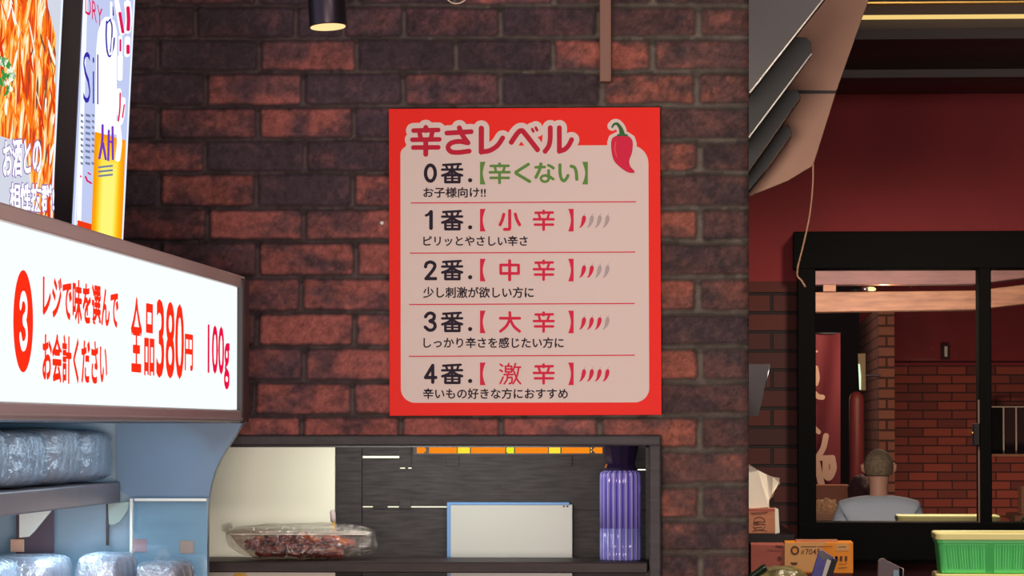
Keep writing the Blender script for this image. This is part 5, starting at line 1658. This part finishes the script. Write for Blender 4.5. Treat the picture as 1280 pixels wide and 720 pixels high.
# ------------------------------------------------------------------ people
def skin_body(name, joints, bones, mat_, parent, levels=2):
    me = bpy.data.meshes.new(name)
    names = list(joints)
    me.from_pydata([joints[n][0] for n in names], [(names.index(a), names.index(c)) for a, c in bones], [])
    o = bpy.data.objects.new(name, me); C.objects.link(o)
    sk = o.modifiers.new('s', 'SKIN'); sk.use_smooth_shade = True
    for i, n in enumerate(names):
        r = joints[n][1]
        me.skin_vertices[0].data[i].radius = r if isinstance(r, tuple) else (r, r)
        me.skin_vertices[0].data[i].use_root = (i == 0)
    su = o.modifiers.new('u', 'SUBSURF'); su.levels = levels; su.render_levels = levels
    bpy.context.view_layer.update()
    ev = o.evaluated_get(bpy.context.evaluated_depsgraph_get())
    m2 = bpy.data.meshes.new_from_object(ev)
    bpy.data.objects.remove(o)
    m2.name = name
    m2.materials.clear(); m2.materials.append(mat_)
    for p in m2.polygons: p.use_smooth = True
    o = bpy.data.objects.new(name, m2); C.objects.link(o); o.parent = parent
    return o


def person(loc, rz, label, hair, shirt, head_top):
    """a seated person facing local +Y, base at the floor under the seat; local units metres"""
    t = empty('person', loc, label, 'person', None, rz)
    s = head_top-.86                  # seat height below the head
    J = {'pelvis': ((0, 0, s+.06), (.15, .12)), 'waist': ((0, .0, s+.24), (.135, .105)), 'chest': ((0, -.01, s+.44), (.165, .12)), 'upper': ((0, -.005, s+.545), (.09, .06)),
         'neck0': ((0, .0, s+.60), (.05, .048)), 'neck1': ((0, .012, s+.665), (.054, .054)),
         'head0': ((0, .035, s+.715), (.062, .075)), 'head1': ((0, .03, s+.775), (.073, .092)), 'head2': ((0, .02, s+.82), (.066, .082))}
    Bn = [('pelvis', 'waist'), ('waist', 'chest'), ('chest', 'upper'), ('upper', 'neck0'), ('neck0', 'neck1'), ('neck1', 'head0'), ('head0', 'head1'), ('head1', 'head2')]
    for sd, q in (('l', -1), ('r', 1)):
        J['sh'+sd] = ((q*.17, -.01, s+.535), (.062, .062)); J['el'+sd] = ((q*.235, .06, s+.28), (.046, .046)); J['wr'+sd] = ((q*.17, .28, s+.22), (.03, .026)); J['pa'+sd] = ((q*.15, .35, s+.215), (.036, .016))
        Bn += [('upper', 'sh'+sd), ('sh'+sd, 'el'+sd), ('el'+sd, 'wr'+sd), ('wr'+sd, 'pa'+sd)]
        for fi, (dx, ln) in enumerate(((-.03, .07), (-.01, .085), (.01, .08), (.028, .062))):
            J[f'f{sd}{fi}a'] = ((q*.15+dx, .39, s+.215), .0095); J[f'f{sd}{fi}b'] = ((q*.15+dx*1.1, .39+ln*.55, s+.212), .009); J[f'f{sd}{fi}c'] = ((q*.15+dx*1.1, .39+ln*.9, s+.198), .008)
            Bn += [('pa'+sd, f'f{sd}{fi}a'), (f'f{sd}{fi}a', f'f{sd}{fi}b'), (f'f{sd}{fi}b', f'f{sd}{fi}c')]
        J['th'+sd] = ((q*.15-q*.055, .335, s+.21), .011); J['tt'+sd] = ((q*.15-q*.075, .375, s+.20), .009)
        Bn += [('wr'+sd, 'th'+sd), ('th'+sd, 'tt'+sd)]
        J['hp'+sd] = ((q*.10, .05, s+.06), (.09, .085)); J['kn'+sd] = ((q*.13, .46, s+.06), (.062, .062)); J['an'+sd] = ((q*.13, .44, .09), (.042, .042)); J['to'+sd] = ((q*.14, .60, .04), (.038, .03))
        Bn += [('pelvis', 'hp'+sd), ('hp'+sd, 'kn'+sd), ('kn'+sd, 'an'+sd), ('an'+sd, 'to'+sd)]
    body = skin_body('body', J, Bn, M['skin'], t)
    # shirt: torso and short sleeves a little outside the body
    g = 1.07
    Js = {k_: (J[k_][0], (J[k_][1][0]*g+.006, J[k_][1][1]*g+.006)) for k_ in ('pelvis', 'waist', 'chest', 'upper')}
    Js['upper'] = ((0, -.015, s+.545), (.16, .125)); Js['collar'] = ((0, -.002, s+.625), (.082, .082))
    Bs = [('pelvis', 'waist'), ('waist', 'chest'), ('chest', 'upper'), ('upper', 'collar')]
    for sd, q in (('l', -1), ('r', 1)):
        Js['sh'+sd] = ((q*.17, -.01, s+.53), (.078, .078)); Js['sl'+sd] = ((q*.215, .03, s+.36), (.070, .070))
        Bs += [('upper', 'sh'+sd), ('sh'+sd, 'sl'+sd)]
    skin_body('shirt', Js, Bs, shirt, t)
    Jt = {'pelvis': (J['pelvis'][0], (.165, .135))}
    Bt = []
    for sd, q in (('l', -1), ('r', 1)):
        for a, r_ in (('hp', .098), ('kn', .075), ('an', .058)):
            Jt[a+sd] = ((J[a+sd][0][0], J[a+sd][0][1], J[a+sd][0][2]+(.03 if a == 'an' else 0)), (r_, r_))
        Bt += [('pelvis', 'hp'+sd), ('hp'+sd, 'kn'+sd), ('kn'+sd, 'an'+sd)]
    skin_body('trousers', Jt, Bt, M['trousers'], t)
    # hair cap
    bm = bmesh.new(); bmesh.ops.create_uvsphere(bm, u_segments=40, v_segments=28, radius=1)
    hc = Vector((0, .012, s+.772))
    for v in bm.verts:
        c = v.co.copy()
        v.co = Vector((c.x*.080, c.y*.098, c.z*.092))+hc
    dele = [v for v in bm.verts if v.co.z < hc.z-.055+max(0, (v.co.y-hc.y))*1.25 or (v.co.y > hc.y+.06 and v.co.z < hc.z+.03)]
    bmesh.ops.delete(bm, geom=dele, context='VERTS')
    mb = MB(); bm.verts.index_update()
    mb.add([v.co for v in bm.verts], [[v.index for v in f.verts] for f in bm.faces], 0, True); bm.free()
    h = mb.build('hair', hair, None); h.parent = t
    lc = Vector(h.location); h.data.transform(Matrix.Translation(lc)); h.location = (0, 0, 0)
    # ears, nose, mouth, eyes
    mb = MB()
    for q in (-1, 1): mb.tube([Vector((q*.076, .015, s+.735)), Vector((q*.086, .005, s+.752)), Vector((q*.088, .0, s+.775)), Vector((q*.079, .012, s+.785))], [.006, .010, .011, .006], 10)
    mb.tube([Vector((0, .115, s+.775)), Vector((0, .128, s+.755)), Vector((0, .132, s+.742)), Vector((0, .112, s+.735))], [.008, .010, .013, .010], 10)
    o = mb.build('ears_and_nose', M['skin'], None); o.parent = t
    lc = Vector(o.location); o.data.transform(Matrix.Translation(lc)); o.location = (0, 0, 0)
    mb = MB()
    for q in (-1, 1): mb.tube([Vector((q*.032-.008, .112, s+.776)), Vector((q*.032, .116, s+.777)), Vector((q*.032+.008, .112, s+.776))], [.003, .006, .003], 10)
    mb.tube([Vector((-.022, .106, s+.705)), Vector((0, .112, s+.704)), Vector((.022, .106, s+.705))], [.002, .005, .002], 8)
    o = mb.build('eyes_and_mouth', M['maroon'], None); o.parent = t
    lc = Vector(o.location); o.data.transform(Matrix.Translation(lc)); o.location = (0, 0, 0)
    return t


xh = xw(1097, 20.0)
ht = zw(562, 20.0)
person((xh, 20.0, 0), 0, 'person with short greying hair in a grey T-shirt seated with back to the window', M['hair_grey'], M['shirt'], ht)
xh2 = xw(1290, 19.2)
ht2 = zw(637, 19.2)
person((xh2, 19.2, 0), math.pi*.9, 'person with dark hair, only the forehead showing at the right picture edge', M['hair_dark'], M['trousers'], ht2)
table('wooden table carrying the tan box at the right picture edge', xw(1262, 24), xw(1262, 24)+.9, 23.8, 24.6, zw(642, 24))
b = MB(); b.box(xw(1273, 24), xw(1310, 24), 24.0, 24.3, zw(642, 24)+.0005, zw(607, 24), .003)
tag(b.build('carton', M['cardboard']), 'tan box behind the person at the right picture edge', 'carton', 'cartons behind the window')
